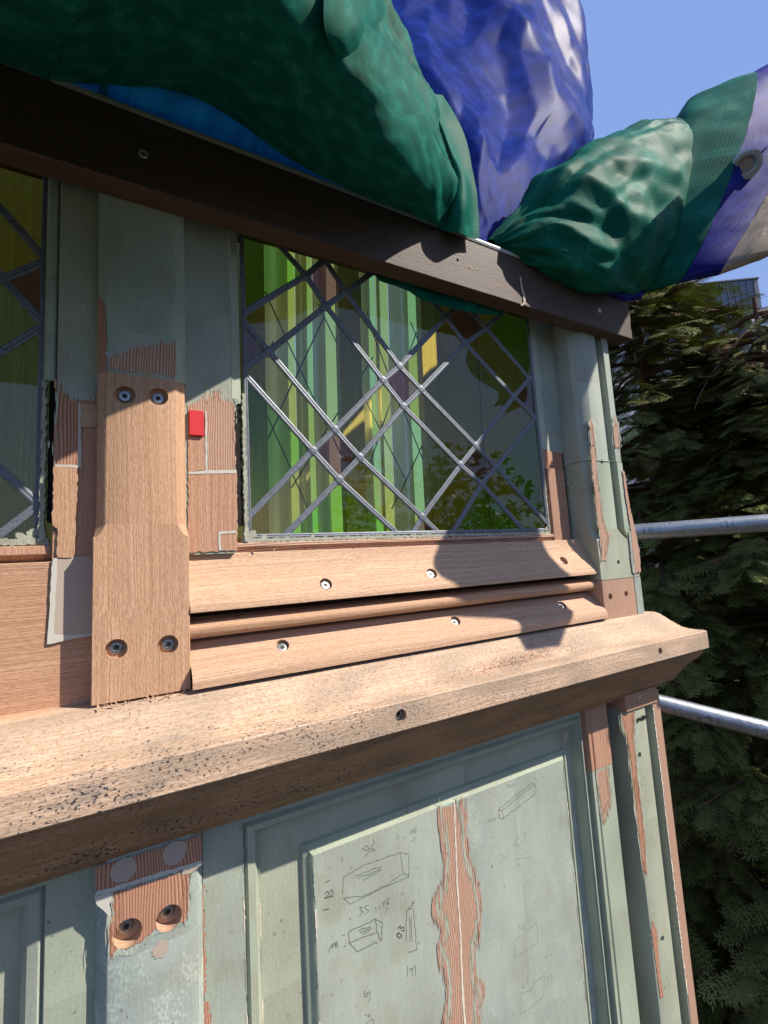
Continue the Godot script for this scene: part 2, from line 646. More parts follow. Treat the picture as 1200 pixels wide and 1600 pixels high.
func textures() -> void:
	var S := Vector2(0.65, 0.325)
	for d in [
		["oak", Color(0.84, 0.735, 0.64), Color(0.57, 0.43, 0.335), {"pores": 0.75, "contrast": 0.62, "tint": Color(0.77, 0.635, 0.525), "seed": 3.0}],
		["pine", Color(0.81, 0.69, 0.60), Color(0.49, 0.325, 0.255), {"pores": 0.25, "contrast": 0.95, "ring": 230.0, "amount": 0.8, "tint": Color(0.69, 0.54, 0.455), "seed": 21.0, "wobble": 0.006, "cathedral": 0.05}],
		["dark", Color(0.37, 0.30, 0.26), Color(0.2, 0.145, 0.12), {"pores": 0.6, "contrast": 0.75, "tint": Color(0.31, 0.235, 0.2), "seed": 47.0, "wobble": 0.008}],
	]:
		var a := wood(1024, 512, S, d[1], d[2], d[3])
		T[d[0]] = as_tex(a[0], 1024, 512, 3)
		T[d[0] + "_h"] = as_tex(a[1], 1024, 512, 1)
		T[d[0] + "_up"] = as_tex(a[0], 1024, 512, 3, true)
		T[d[0] + "_up_h"] = as_tex(a[1], 1024, 512, 1, true)
	var b := paint_tex(512, 512, 0.5, Color(0.63, 0.655, 0.60), 0.1, 5.0)
	T.paint = as_tex(b[0], 512, 512, 3)
	T.paint_h = as_tex(b[1], 512, 512, 1)
	b = paint_tex(512, 512, 0.5, Color(0.605, 0.64, 0.61), 0.6, 31.0)
	T.worn = as_tex(b[0], 512, 512, 3)
	T.worn_h = as_tex(b[1], 512, 512, 1)
	b = ledge_tex(2048, 256, Vector2(1.9, 0.22))
	T.ledge = as_tex(b[0], 2048, 256, 3)
	T.ledge_h = as_tex(b[1], 2048, 256, 1)
	T.weave = as_tex(weave_tex(128), 128, 128, 1)
	T.green = cloth_tex(512, Color(0.05, 0.35, 0.29), Color(0.22, 0.48, 0.42), 0.55, 2.0)
	T.blue = cloth_tex(512, Color(0.10, 0.17, 0.46), Color(0.22, 0.31, 0.6), 0.4, 17.0)
	T.navy = cloth_tex(256, Color(0.15, 0.165, 0.46), Color(0.28, 0.3, 0.52), 0.3, 23.0)
	T.beige = cloth_tex(256, Color(0.66, 0.60, 0.54), Color(0.4, 0.33, 0.27), 0.6, 29.0)
	T.liner = cloth_tex(256, Color(0.08, 0.50, 0.74), Color(0.2, 0.6, 0.8), 0.4, 43.0)
	T.zinc = cloth_tex(256, Color(0.62, 0.64, 0.66), Color(0.36, 0.37, 0.38), 0.7, 37.0)


func oak(up := false, off := Vector3.ZERO, tint := Color.WHITE) -> StandardMaterial3D:
	var per := Vector3(1.0 / 0.325, 1.0 / 0.65, 1.0 / 0.325) if up else Vector3(1.0 / 0.65, 1.0 / 0.325, 1.0 / 0.325)
	return tri_mat(T.oak_up if up else T.oak, T.oak_up_h if up else T.oak_h, per, off, 0.72, 0.05, tint)


func pine(up := false, off := Vector3.ZERO, tint := Color.WHITE) -> StandardMaterial3D:
	var per := Vector3(1.0 / 0.325, 1.0 / 0.65, 1.0 / 0.325) if up else Vector3(1.0 / 0.65, 1.0 / 0.325, 1.0 / 0.325)
	return tri_mat(T.pine_up if up else T.pine, T.pine_up_h if up else T.pine_h, per, off, 0.7, 0.06, tint)


func sage(off := Vector3.ZERO, tint := Color.WHITE) -> StandardMaterial3D:
	return tri_mat(T.paint, T.paint_h, Vector3.ONE * 2.0, off, 0.5, 0.05, tint)


func cloth(tex: Texture2D, per: float, rough: float, bump: float, glow := 0.0) -> StandardMaterial3D:
	# fine woven tapes on the first coordinates, scuffs and dirt on the second
	var m := std(Color.WHITE, rough, 0.13)
	m.heightmap_enabled = true
	m.heightmap_texture = T.weave
	m.heightmap_scale = bump
	m.uv1_scale = Vector3(1.0 / 0.034, 1.0 / 0.034, 1)
	m.detail_enabled = true
	m.detail_albedo = tex
	m.detail_uv_layer = BaseMaterial3D.DETAIL_UV_2
	m.uv2_scale = Vector3(per, per, 1)
	if glow > 0.0:
		m.backlight_enabled = true
		m.backlight = Color(glow, glow, glow)
	return m


func materials() -> void:
	textures()
	M.zinc = std(Color(0.60, 0.61, 0.63), 0.34)
	M.zinc.metallic = 0.9
	M.recess = std(Color(0.05, 0.05, 0.06), 0.6)
	M.paint = sage()
	M.paint2 = sage(Vector3(0.31, 0.17, 0.0), Color(0.98, 0.99, 0.96))
	M.paint3 = sage(Vector3(0.63, 0.47, 0.2), Color(1.0, 0.985, 0.95))
	M.worn = tri_mat(T.worn, T.worn_h, Vector3.ONE * 2.0, Vector3(0.2, 0.1, 0), 0.62, 0.06)
	M.oak_up = oak(true, Vector3(0.21, 0.1, 0.4), Color(0.96, 0.91, 0.87))
	M.oak_up2 = oak(true, Vector3(0.7, 0.4, 0.1), Color(0.93, 0.86, 0.84))
	M.oak_h1 = oak(false, Vector3(0.33, 0.2, 0.3), Color(1.0, 0.975, 0.95))
	M.oak_h2 = oak(false, Vector3(0.05, 0.55, 0.1), Color(0.95, 0.90, 0.85))
	M.oak_h3 = oak(false, Vector3(0.6, 0.78, 0.6), Color(0.97, 0.95, 0.93))
	M.oak_red = oak(false, Vector3(0.44, 0.31, 0.2), Color(0.94, 0.87, 0.83))
	M.pine_up = pine(true, Vector3(0.1, 0.3, 0.2))
	M.pine_up2 = pine(true, Vector3(0.52, 0.1, 0.6), Color(0.97, 0.9, 0.86))
	M.pine_h = pine(false, Vector3(0.3, 0.1, 0.2))
	M.dark = tri_mat(T.dark, T.dark_h, Vector3(1.0 / 0.65, 1.0 / 0.325, 1.0 / 0.325), Vector3(0.2, 0.3, 0), 0.6, 0.06)
	M.dark_up = tri_mat(T.dark_up, T.dark_up_h, Vector3(1.0 / 0.325, 1.0 / 0.65, 1.0 / 0.325), Vector3(0.2, 0.3, 0), 0.6, 0.06)
	M.ledge = tri_mat(T.ledge, T.ledge_h, Vector3(1.0 / 1.9, 1.0 / 0.22, 1.0 / 0.22), Vector3(0.16, 0.42, 0.3), 0.75, 0.06)
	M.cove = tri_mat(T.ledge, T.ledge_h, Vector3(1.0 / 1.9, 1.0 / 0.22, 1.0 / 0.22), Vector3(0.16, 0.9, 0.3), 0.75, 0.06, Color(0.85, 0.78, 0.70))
	M.filler = std(Color(0.68, 0.62, 0.56), 0.75)
	M.filler.heightmap_enabled = false
	M.filler_pale = std(Color(0.75, 0.735, 0.695), 0.75)
	M.feather = tri_mat(T.worn, T.worn_h, Vector3.ONE * 3.0, Vector3(0.4, 0.3, 0), 0.6, 0.05, Color(0.99, 0.99, 0.97))
	M.paint_flat = tri_mat(T.paint, null, Vector3.ONE * 2.0, Vector3(0.1, 0.2, 0), 0.55, 0.0, Color(1.06, 1.05, 1.03))
	M.white = std(Color(0.84, 0.80, 0.73), 0.7)
	M.putty = tri_mat(T.worn, T.worn_h, Vector3(9, 9, 9), Vector3.ZERO, 0.75, 0.2, Color(1.05, 1.0, 0.95))
	M.lead = tri_mat(T.zinc, T.zinc, Vector3(9, 9, 9), Vector3.ZERO, 0.5, 0.05, Color(0.72, 0.73, 0.76))
	M.lead.metallic = 0.25
	M.zinc_pipe = tri_mat(T.zinc, null, Vector3(2.5, 2.5, 2.5), Vector3.ZERO, 0.42, 0.0)
	M.zinc_pipe.metallic = 0.8
	M.flash = std(Color(0.68, 0.67, 0.65), 0.38)
	M.flash.metallic = 0.5
	M.red = std(Color(0.80, 0.13, 0.17), 0.55)
	M.hollow = std(Color(0.07, 0.06, 0.05), 0.9)
	M.green = cloth(T.green, 1.6, 0.5, 0.035, 0.1)
	M.blue = cloth(T.blue, 1.6, 0.27, 0.03, 0.05)
	M.blue.metallic_specular = 0.09
	M.navy = cloth(T.navy, 2.0, 0.5, 0.012)
	M.navy.metallic_specular = 0.07
	M.beige = cloth(T.beige, 2.0, 0.6, 0.04)
	M.liner = cloth(T.liner, 1.6, 0.45, 0.03, 0.6)


func glass(c: Color) -> StandardMaterial3D:
	var m := StandardMaterial3D.new()
	m.transparency = BaseMaterial3D.TRANSPARENCY_ALPHA
	m.albedo_color = Color(c.r, c.g, c.b, 0.0)
	m.roughness = 0.02
	m.refraction_enabled = true
	m.refraction_scale = 0.06
	return m


# ---------------------------------------------------------------- the oak and painted woodwork
func upper_post() -> void:
	# old painted post above, new oak facing below; both have stopped chamfers
	var z := 0.0
	var t := thing("painted_post", "old grey green painted post with chamfered edges above the new oak facing", "post", Vector3(0.035, 0.34, 0))
	var pr := bev([Vector2(-0.035, -0.06), Vector2(-0.035, -0.014), Vector2(-0.021, z), Vector2(0.083, z), Vector2(0.101, -0.016), Vector2(0.101, -0.06)])
	var mb := MB.new()
	extr(mb, 1, pr, 0.3405, 0.70)
	obj("shaft", mb, M.paint2, t)
	patch(t, "feathered_paint", [Vector2(-0.018, 0.376), Vector2(-0.0095, 0.385), Vector2(0.0091, 0.3942), Vector2(0.0218, 0.4005), Vector2(0.038, 0.4083), Vector2(0.0546, 0.41), Vector2(0.0715, 0.4173), Vector2(0.0839, 0.4182), Vector2(0.0833, 0.3464), Vector2(-0.0199, 0.3444), Vector2(-0.0201, 0.3738)], 0.0006, M.feather, 0.003)
	patch(t, "bare_wood", [Vector2(-0.0173, 0.3648), Vector2(-0.0125, 0.3712), Vector2(-0.0033, 0.3692), Vector2(0.006, 0.3802), Vector2(0.0218, 0.3907), Vector2(0.038, 0.3965), Vector2(0.0478, 0.3956), Vector2(0.0612, 0.406), Vector2(0.0748, 0.4058), Vector2(0.0831, 0.4122), Vector2(0.0825, 0.3468), Vector2(-0.0166, 0.344)], 0.0011, M.pine_up, 0.003, 0.004, Vector2(0.3, 2.0))
	mb = MB.new()
	# the stripped chamfer on the left arris
	var za := Vector3(-0.0353, 0, -0.0138)
	var zb := Vector3(-0.0213, 0, 0.0004)
	var nn := Vector3(-0.7, 0, 0.7).normalized()
	var up := Vector3.UP
	var last := 0.342
	var tops := [[0.342, 1.0], [0.40, 0.96], [0.44, 0.85], [0.465, 0.6], [0.475, 0.15]]
	for i in tops.size() - 1:
		var a: float = tops[i][0]
		var b: float = tops[i + 1][0]
		var f: float = tops[i][1]
		var g: float = tops[i + 1][1]
		mb.quad(za + up * a + nn * 0.0006, za.lerp(zb, f) + up * a + nn * 0.0006, za.lerp(zb, g) + up * b + nn * 0.0006, za + up * b + nn * 0.0006, nn)
	obj("bare_chamfer", mb, M.pine_up2, t)

	t = thing("oak_facing", "new pale oak post facing with four countersunk screws and stopped chamfers", "post facing", Vector3(0.03, -0.185, 0))
	mb = MB.new()
	var lo: Array = [Vector2(-0.0385, -0.04), Vector2(-0.0385, 0.0), Vector2(0.1008, 0.0), Vector2(0.1008, -0.04)]
	var hi: Array = [Vector2(-0.0345, -0.04), Vector2(-0.0345, -0.014), Vector2(-0.0215, 0.0), Vector2(0.0825, 0.0), Vector2(0.0985, -0.015), Vector2(0.0985, -0.04)]
	var f1 := extr(mb, 1, bev(hi), 0.088, 0.34, [[0.304, 0.0056, 0.0152, 0.011], [0.3084, 0.0555, 0.0152, 0.011]], 0, 0, 2, -0.04)
	var f2 := extr(mb, 1, bev(lo), -0.1855, 0.066, [[-0.1066, -0.0055, 0.0152, 0.011], [-0.1097, 0.0677, 0.0152, 0.011]], 0, 0, 3, -0.04)
	# the stops: the chamfers run out in a hollow between the two sections
	var steps := 8
	for i in steps:
		var pa := []
		var pb := []
		for k in 2:
			var s := float(i + k) / steps
			var e := pow(s, 0.55) if s > 0 else 0.0
			var y := lerpf(0.066, 0.088, s)
			var arr := [Vector3(-0.0385, y, -0.04).lerp(Vector3(-0.0345, y, -0.04), e), Vector3(-0.0385, y, -0.001).lerp(Vector3(-0.0345, y, -0.014), e), Vector3(-0.0375, y, 0).lerp(Vector3(-0.0215, y, 0), e), Vector3(0.0998, y, 0).lerp(Vector3(0.0825, y, 0), e), Vector3(0.1008, y, -0.001).lerp(Vector3(0.0985, y, -0.015), e), Vector3(0.1008, y, -0.04).lerp(Vector3(0.0985, y, -0.04), e)]
			if k == 0:
				pa = arr
			else:
				pb = arr
		for j in 5:
			var n3: Vector3 = (pa[j + 1] - pa[j]).cross(pb[j] - pa[j]).normalized()
			if n3.dot(Vector3((-1.0 if j < 2 else (0.0 if j == 2 else 1.0)), 0, 1)) < 0:
				n3 = -n3
			mb.quad(pa[j], pa[j + 1], pb[j + 1], pb[j], n3)
	obj("board", mb, M.oak_up, t)
	screws(f1, t)
	screws(f2, t)


func side_board(x0: float, x1: float, z: float, y0: float, y1: float, t: Node3D, mat: Material, called := "board") -> void:
	var mb := MB.new()
	extr(mb, 1, bev([Vector2(x0, z - 0.03), Vector2(x0, z), Vector2(x1, z), Vector2(x1, z - 0.03)]), y0, y1, [], 0, 0, 3, z - 0.03)
	obj(called, mb, mat, t)


func jambs() -> void:
	var z := -0.035
	# between the left window and the post
	var t := thing("window_jamb", "patched window jamb left of the oak post, grey paint over reddish wood", "jamb", Vector3(-0.06, 0.34, z))
	side_board(-0.0916, -0.03, z, 0.2639, 0.70, t, M.paint3)
	var mb := MB.new()
	extr(mb, 1, bev([Vector2(-0.1113, -0.07), Vector2(-0.1113, -0.048), Vector2(-0.1076, -0.042), Vector2(-0.0962, -0.042), Vector2(-0.0927, -0.05)]), 0.33, 0.70)
	obj("glazing_bead", mb, M.paint2, t)
	patch(t, "feathered_paint", [Vector2(-0.0892, 0.335), Vector2(-0.0794, 0.3311), Vector2(-0.0613, 0.3289), Vector2(-0.0376, 0.3345), Vector2(-0.0359, 0.2999), Vector2(-0.0609, 0.2959), Vector2(-0.0833, 0.3093), Vector2(-0.0901, 0.2882), Vector2(-0.0918, 0.3163)], z + 0.0005, M.feather, 0.003)
	patch(t, "stripped_patch", [Vector2(-0.0887, 0.3255), Vector2(-0.0814, 0.3094), Vector2(-0.0708, 0.2986), Vector2(-0.0359, 0.301), Vector2(-0.0359, 0.2939), Vector2(-0.0608, 0.2916), Vector2(-0.0596, 0.1866), Vector2(-0.091, 0.1881), Vector2(-0.0896, 0.26), Vector2(-0.0893, 0.2841)], z + 0.001, M.pine_up2, 0.002)
	streaks(t, [Vector2(-0.0887, 0.3255), Vector2(-0.0814, 0.3094), Vector2(-0.0708, 0.2986), Vector2(-0.0359, 0.301), Vector2(-0.0359, 0.2939), Vector2(-0.0608, 0.2916), Vector2(-0.0596, 0.1866), Vector2(-0.091, 0.1881), Vector2(-0.0896, 0.26), Vector2(-0.0893, 0.2841)], z + 0.0013, M.pine_up2, M.paint_flat, 90, 0.012)
	patch(t, "glue_line", [Vector2(-0.0621, 0.2934), Vector2(-0.0588, 0.2938), Vector2(-0.0569, 0.1847), Vector2(-0.0621, 0.1832), Vector2(-0.0915, 0.1848), Vector2(-0.0915, 0.188), Vector2(-0.0609, 0.1889)], z + 0.0016, M.filler_pale, 0.0004, 0.008)
	patch(t, "inset_block", [Vector2(-0.0581, 0.292), Vector2(-0.0359, 0.2947), Vector2(-0.0355, 0.2549), Vector2(-0.0577, 0.2512)], z + 0.0024, M.oak_h3, 0.0004)
	side_board(-0.0943, -0.0341, z - 0.0004, 0.0383, 0.2639, t, M.oak_up2, "repair_board")
	patch(t, "splice", [Vector2(-0.0941, 0.1856), Vector2(-0.0608, 0.1834), Vector2(-0.0625, 0.1118), Vector2(-0.0655, 0.0389), Vector2(-0.0861, 0.039), Vector2(-0.0862, 0.0843), Vector2(-0.0931, 0.0912)], z + 0.0032, M.oak_up, 0.001)
	patch(t, "gap", [Vector2(-0.0943, 0.0889), Vector2(-0.0856, 0.0865), Vector2(-0.0855, 0.0827), Vector2(-0.0911, 0.0806)], z + 0.004, M.hollow, 0.001)
	patch(t, "filler_panel", [Vector2(-0.0929, 0.0393), Vector2(-0.0655, 0.0404), Vector2(-0.0337, 0.039), Vector2(-0.0327, -0.0845), Vector2(-0.0563, -0.086), Vector2(-0.0972, -0.0908), Vector2(-0.0954, -0.0587)], z + 0.0016, M.filler, 0.0005, 0.012)
	patch(t, "filler_edge", [Vector2(-0.0929, 0.0393), Vector2(-0.0861, 0.039), Vector2(-0.0885, -0.0776), Vector2(-0.0658, -0.0811), Vector2(-0.0327, -0.0807), Vector2(-0.0327, -0.0852), Vector2(-0.0563, -0.0867), Vector2(-0.0972, -0.0915), Vector2(-0.0954, -0.0587)], z + 0.0022, M.filler_pale, 0.0005, 0.008)

	# between the post and the right window
	t = thing("window_jamb", "patched window jamb right of the oak post with reddish stripped grain", "jamb", Vector3(0.14, 0.34, z))
	side_board(0.095, 0.1844, z, 0.036, 0.70, t, M.paint)
	mb = MB.new()
	extr(mb, 1, bev([Vector2(0.1857, -0.038), Vector2(0.1904, -0.044), Vector2(0.2054, -0.05), Vector2(0.2067, -0.07)]), 0.33, 0.70)
	obj("glazing_bead", mb, M.paint2, t)
	patch(t, "feathered_paint", [Vector2(0.1065, 0.3169), Vector2(0.1341, 0.3344), Vector2(0.1558, 0.3477), Vector2(0.1732, 0.3396), Vector2(0.1886, 0.3297), Vector2(0.1892, 0.2987), Vector2(0.1378, 0.2977), Vector2(0.1062, 0.2919)], z + 0.0005, M.feather, 0.003)
	patch(t, "stripped_patch", [Vector2(0.1063, 0.3113), Vector2(0.134, 0.3272), Vector2(0.1578, 0.3421), Vector2(0.1707, 0.332), Vector2(0.1887, 0.3223), Vector2(0.1885, 0.1924), Vector2(0.1352, 0.188), Vector2(0.1049, 0.1822)], z + 0.001, M.pine_up, 0.003, 0.004, Vector2(0.3, 2.0))
	streaks(t, [Vector2(0.1063, 0.3113), Vector2(0.134, 0.3272), Vector2(0.1578, 0.3421), Vector2(0.1707, 0.332), Vector2(0.1887, 0.3223), Vector2(0.1885, 0.1924), Vector2(0.1352, 0.188), Vector2(0.1049, 0.1822)], z + 0.0013, M.pine_up, M.paint_flat, 90, 0.012)
	patch(t, "repair_block", [Vector2(0.1056, 0.2488), Vector2(0.1349, 0.2513), Vector2(0.1348, 0.1898), Vector2(0.1049, 0.1848)], z + 0.0022, M.oak_up2, 0.0005)
	patch(t, "glue_line", [Vector2(0.1353, 0.3019), Vector2(0.1387, 0.3022), Vector2(0.1377, 0.1899), Vector2(0.1894, 0.1934), Vector2(0.1901, 0.186), Vector2(0.1049, 0.1813), Vector2(0.1049, 0.1848), Vector2(0.1344, 0.1889)], z + 0.0028, M.filler_pale, 0.0005, 0.008)
	patch(t, "repair_board", [Vector2(0.1049, 0.1808), Vector2(0.1901, 0.186), Vector2(0.1885, 0.0408), Vector2(0.1033, 0.0406)], z + 0.0022, M.oak_up2, 0.0012)
	patch(t, "inset_outline", [Vector2(0.1542, 0.0763), Vector2(0.1867, 0.0775), Vector2(0.1875, 0.073), Vector2(0.1583, 0.0718), Vector2(0.1594, 0.0419), Vector2(0.1552, 0.0411)], z + 0.003, M.filler_pale, 0.0004, 0.008)
	mb = MB.new()
	mb.box(Vector3(0.1897, 0.0881, -0.06), Vector3(0.2038, 0.3352, -0.052), 0.001)
	obj("dark_slot", mb, M.hollow, t)
	patch(t, "broken_edge", [Vector2(0.1881, 0.3342), Vector2(0.2016, 0.3326), Vector2(0.1997, 0.3256), Vector2(0.1931, 0.3181), Vector2(0.1892, 0.3033)], -0.0335, M.feather, 0.002)

	mb = MB.new()
	mb.box(Vector3(0.1073, 0.2526, -0.034), Vector3(0.1317, 0.2992, -0.027), 0.0005)
	solo("plastic_shim", mb, M.red, "red plastic shim block stuck to the jamb beside the oak post", "shim")

	# right of the window: frame strip, recess, left face against the corner post
	t = thing("window_jamb", "right window jamb, grey paint above and new wood repair below, beside corner post", "jamb", Vector3(1.1, 0.3, -0.06))
	mb = MB.new()
	extr(mb, 1, bev([Vector2(1.052, -0.075), Vector2(1.052, -0.055), Vector2(1.074, -0.052), Vector2(1.083, -0.062), Vector2(1.1, -0.068), Vector2(1.172, -0.068)], 0.0008), 0.30, 0.72)
	obj("frame_strip", mb, M.paint, t)
	mb = MB.new()
	extr(mb, 1, bev([Vector2(1.045, -0.08), Vector2(1.045, -0.066), Vector2(1.062, -0.066), Vector2(1.064, -0.05), Vector2(1.092, -0.048), Vector2(1.096, -0.062), Vector2(1.15, -0.064)], 0.0008), 0.03, 0.245)
	obj("repair_board", mb, M.oak_up2, t)
	mb = MB.new()
	extr(mb, 1, bev([Vector2(1.05, -0.075), Vector2(1.05, -0.057), Vector2(1.074, -0.054), Vector2(1.083, -0.064), Vector2(1.15, -0.066)], 0.0008), 0.245, 0.30)
	obj("bare_wood", mb, M.pine_up2, t)
	mb = MB.new()
	mb.box(Vector3(1.152, 0.035, -0.09), Vector3(1.163, 0.30, -0.072), 0.001)
	obj("dark_slot", mb, M.hollow, t)
	patch(t, "filler_plug", circle(Vector2(1.1626, 0.2061), 0.008), -0.0612, M.filler, 0.0004)


func corner_post() -> void:
	var t := thing("corner_post", "upper corner post in flaking sage paint with bare brown arrises and screw holes", "post", Vector3(1.25, -0.19, -0.02))
	# chamfered shaft
	var yb := 0.062
	var yj := 0.262
	var shaft := [Vector2(1.165, -0.075), Vector2(1.165, -0.017), Vector2(1.182, -0.002), Vector2(1.201, 0.01), Vector2(1.26, 0.01), Vector2(1.292, -0.022), Vector2(1.294, -0.022), Vector2(1.294, 0.01), Vector2(1.322, 0.01), Vector2(1.322, -0.1)]
	var mb := MB.new()
	extr(mb, 1, bev(shaft), yj + 0.0012, 0.70, [], 0, 0, 1, -0.06)
	obj("upper_shaft", mb, M.paint, t)
	mb = MB.new()
	var sh2 := []
	for p in shaft:
		sh2.append(p + Vector2(0.002, 0.0008))
	var f := extr(mb, 1, bev(sh2), yb, yj, [[0.2601, 1.2254, 0.0065, 0.03]], 0, 0, 2, -0.06)
	obj("lower_shaft", mb, M.paint2, t)
	# stops
	mb = MB.new()
	var blk := [Vector2(1.165, -0.075), Vector2(1.165, 0.008), Vector2(1.166, 0.01), Vector2(1.168, 0.01), Vector2(1.312, 0.01), Vector2(1.313, 0.008), Vector2(1.3135, 0.0), Vector2(1.3135, 0.01), Vector2(1.346, 0.01), Vector2(1.346, -0.1)]
	var steps := 8
	for i in steps:
		for j in 9:
			var q := []
			for k in [[0, 0], [1, 0], [1, 1], [0, 1]]:
				var s := float(i + k[1]) / steps
				var e := pow(s, 0.6)
				var y := lerpf(0.03, yb, s)
				var p: Vector2 = (blk[j + k[0]] as Vector2).lerp(sh2[j + k[0]], e)
				q.append(Vector3(p.x, y, p.y))
			var n3: Vector3 = (q[1] - q[0]).cross(q[3] - q[0])
			if n3.length() < 1e-9:
				continue
			n3 = n3.normalized()
			if n3.z < -0.01 or (absf(n3.z) <= 0.01 and ((j < 2 and n3.x > 0) or (j == 8 and n3.x < 0) or (j == 6 and n3.x > 0))):
				n3 = -n3
			mb.quad(q[0], q[1], q[2], q[3], n3)
	var hole := [[-0.0346, 1.2507, 0.0062, 0.03]]
	extr(mb, 1, bev(blk), -0.0815, 0.03, hole, 0, 0, 1, -0.06)
	obj("foot_block", mb, M.paint3, t)
	# bare bands where the paint has come off the arrises
	for b in [[[Vector2(1.1805, 0.3022), Vector2(1.2009, 0.3037), Vector2(1.1947, 0.2204), Vector2(1.1949, 0.1745), Vector2(1.1995, 0.0966), Vector2(1.2108, 0.0578), Vector2(1.2207, 0.0447), Vector2(1.2058, 0.0066), Vector2(1.1916, -0.0277), Vector2(1.1736, -0.0287), Vector2(1.1784, 0.0329), Vector2(1.1742, 0.0775), Vector2(1.1755, 0.1545), Vector2(1.1768, 0.2327)], "bare_arris"], [[Vector2(1.1872, 0.3662), Vector2(1.2, 0.3824), Vector2(1.2031, 0.3408), Vector2(1.2017, 0.3085), Vector2(1.1853, 0.3072)], "bare_arris"], [[Vector2(1.2978, 0.3772), Vector2(1.3126, 0.3984), Vector2(1.3202, 0.3794), Vector2(1.3203, 0.3092), Vector2(1.2935, 0.3059)], "bare_edge"]]:
		patch(t, b[1], b[0], 0.0124, M.pine_up, 0.0015, 0.004)
		streaks(t, b[0], 0.0128, M.pine_up, M.paint_flat, 110, 0.014)
	patch(t, "bare_edge", [Vector2(1.3162, 0.2399), Vector2(1.326, 0.2335), Vector2(1.3316, 0.1238), Vector2(1.345, 0.0558), Vector2(1.3531, -0.0052), Vector2(1.347, -0.069), Vector2(1.3202, -0.0701), Vector2(1.3192, -0.0304), Vector2(1.3229, 0.0561), Vector2(1.316, 0.1576)], 0.0136, M.pine_up, 0.0012, 0.004, Vector2.ONE, "red brown bare strip along the right edge")
	patch(t, "white_ground", [Vector2(1.3119, 0.0563), Vector2(1.3238, 0.0494), Vector2(1.3214, -0.0305), Vector2(1.3218, -0.0728), Vector2(1.3088, -0.072), Vector2(1.3062, -0.0298)], 0.0132, M.feather, 0.0012, 0.004)
	mb = MB.new()
	var fh := extr(mb, 1, bev([Vector2(1.1655, -0.075), Vector2(1.1655, 0.0095), Vector2(1.167, 0.0105), Vector2(1.312, 0.0105), Vector2(1.3125, -0.02)]), -0.195, -0.083, [[-0.1282, 1.1963, 0.0085, 0.03], [-0.1267, 1.2694, 0.0078, 0.03]], 0, 0, 2, -0.06)
	obj("bare_foot", mb, M.pine_up, t)
	mb = MB.new()
	extr(mb, 1, bev([Vector2(1.314, -0.05), Vector2(1.314, 0.0105), Vector2(1.347, 0.0105), Vector2(1.347, -0.1)]), -0.195, -0.083, [], 0, 0, 2, -0.06)
	obj("primed_edge", mb, M.feather, t)
	# cracks
	for c in [[Vector3(1.17, yj, 0.0118), Vector3(1.32, yj + 0.002, 0.0118)]]:
		mb = MB.new()
		mb.box(Vector3(1.201, yj - 0.0012, 0.006), Vector3(1.262, yj + 0.0014, 0.0128), 0.0005)
		obj("filled_joint", mb, M.feather, t)


func mouldings() -> void:
	var x0 := 0.1015
	var x1 := 1.1645
	var t := thing("sill_moulding", "new oak bottom rail, the upper curved board directly under the leaded window", "moulding", Vector3(0.6, -0.06, -0.02))
	var mb := MB.new()
	var pr := [Vector2(-0.07, 0.037)] + curve([Vector2(-0.0445, 0.037), Vector2(-0.041, 0.023), Vector2(-0.031, -0.001), Vector2(-0.0115, -0.031), Vector2(0.0005, -0.053), Vector2(0.0025, -0.0635)], 4) + [Vector2(-0.05, -0.0635)]
	var d := 0.009
	var f := extr(mb, 0, bev(pr), x0, x1, [[0.3516, -0.0325, 0.0125, d], [0.6095, -0.0275, 0.0125, d], [1.0557, -0.020, 0.0125, d]], 0, 0, 2, -0.07)
	obj("board", mb, M.oak_h1, t)
	screws(f, t, [0, 1])

	t = thing("sill_moulding", "narrow rounded oak bead between the two broader sill boards", "moulding", Vector3(0.6, -0.1, -0.02))
	mb = MB.new()
	pr = [Vector2(-0.05, -0.0745), Vector2(-0.018, -0.0805)] + curve([Vector2(-0.016, -0.081), Vector2(-0.008, -0.0855), Vector2(-0.0045, -0.092), Vector2(-0.006, -0.1), Vector2(-0.010, -0.1055)], 4) + [Vector2(-0.034, -0.110), Vector2(-0.05, -0.112)]
	extr(mb, 0, bev(pr), x0, x1, [], 0, 0, 2, -0.06)
	obj("bead", mb, M.oak_h2, t)

	t = thing("sill_moulding", "lower oak sill board with a stepped lip, resting on the weathered ledge", "moulding", Vector3(0.6, -0.185, -0.01))
	mb = MB.new()
	pr = [Vector2(-0.06, -0.1125), Vector2(-0.0345, -0.1165)] + curve([Vector2(-0.030, -0.1235), Vector2(-0.02, -0.132), Vector2(-0.007, -0.147)], 4) + [Vector2(-0.003, -0.150)] + curve([Vector2(0.004, -0.153), Vector2(0.012, -0.159), Vector2(0.0185, -0.171), Vector2(0.0195, -0.184)], 4)
	f = extr(mb, 0, bev(pr), x0, x1, [[0.2621, -0.1385, 0.0118, d], [0.6668, -0.1385, 0.0118, d], [1.0274, -0.138, 0.0118, d]], 0, 0, 2, -0.06)
	obj("board", mb, M.oak_h3, t)
	screws(f, t)


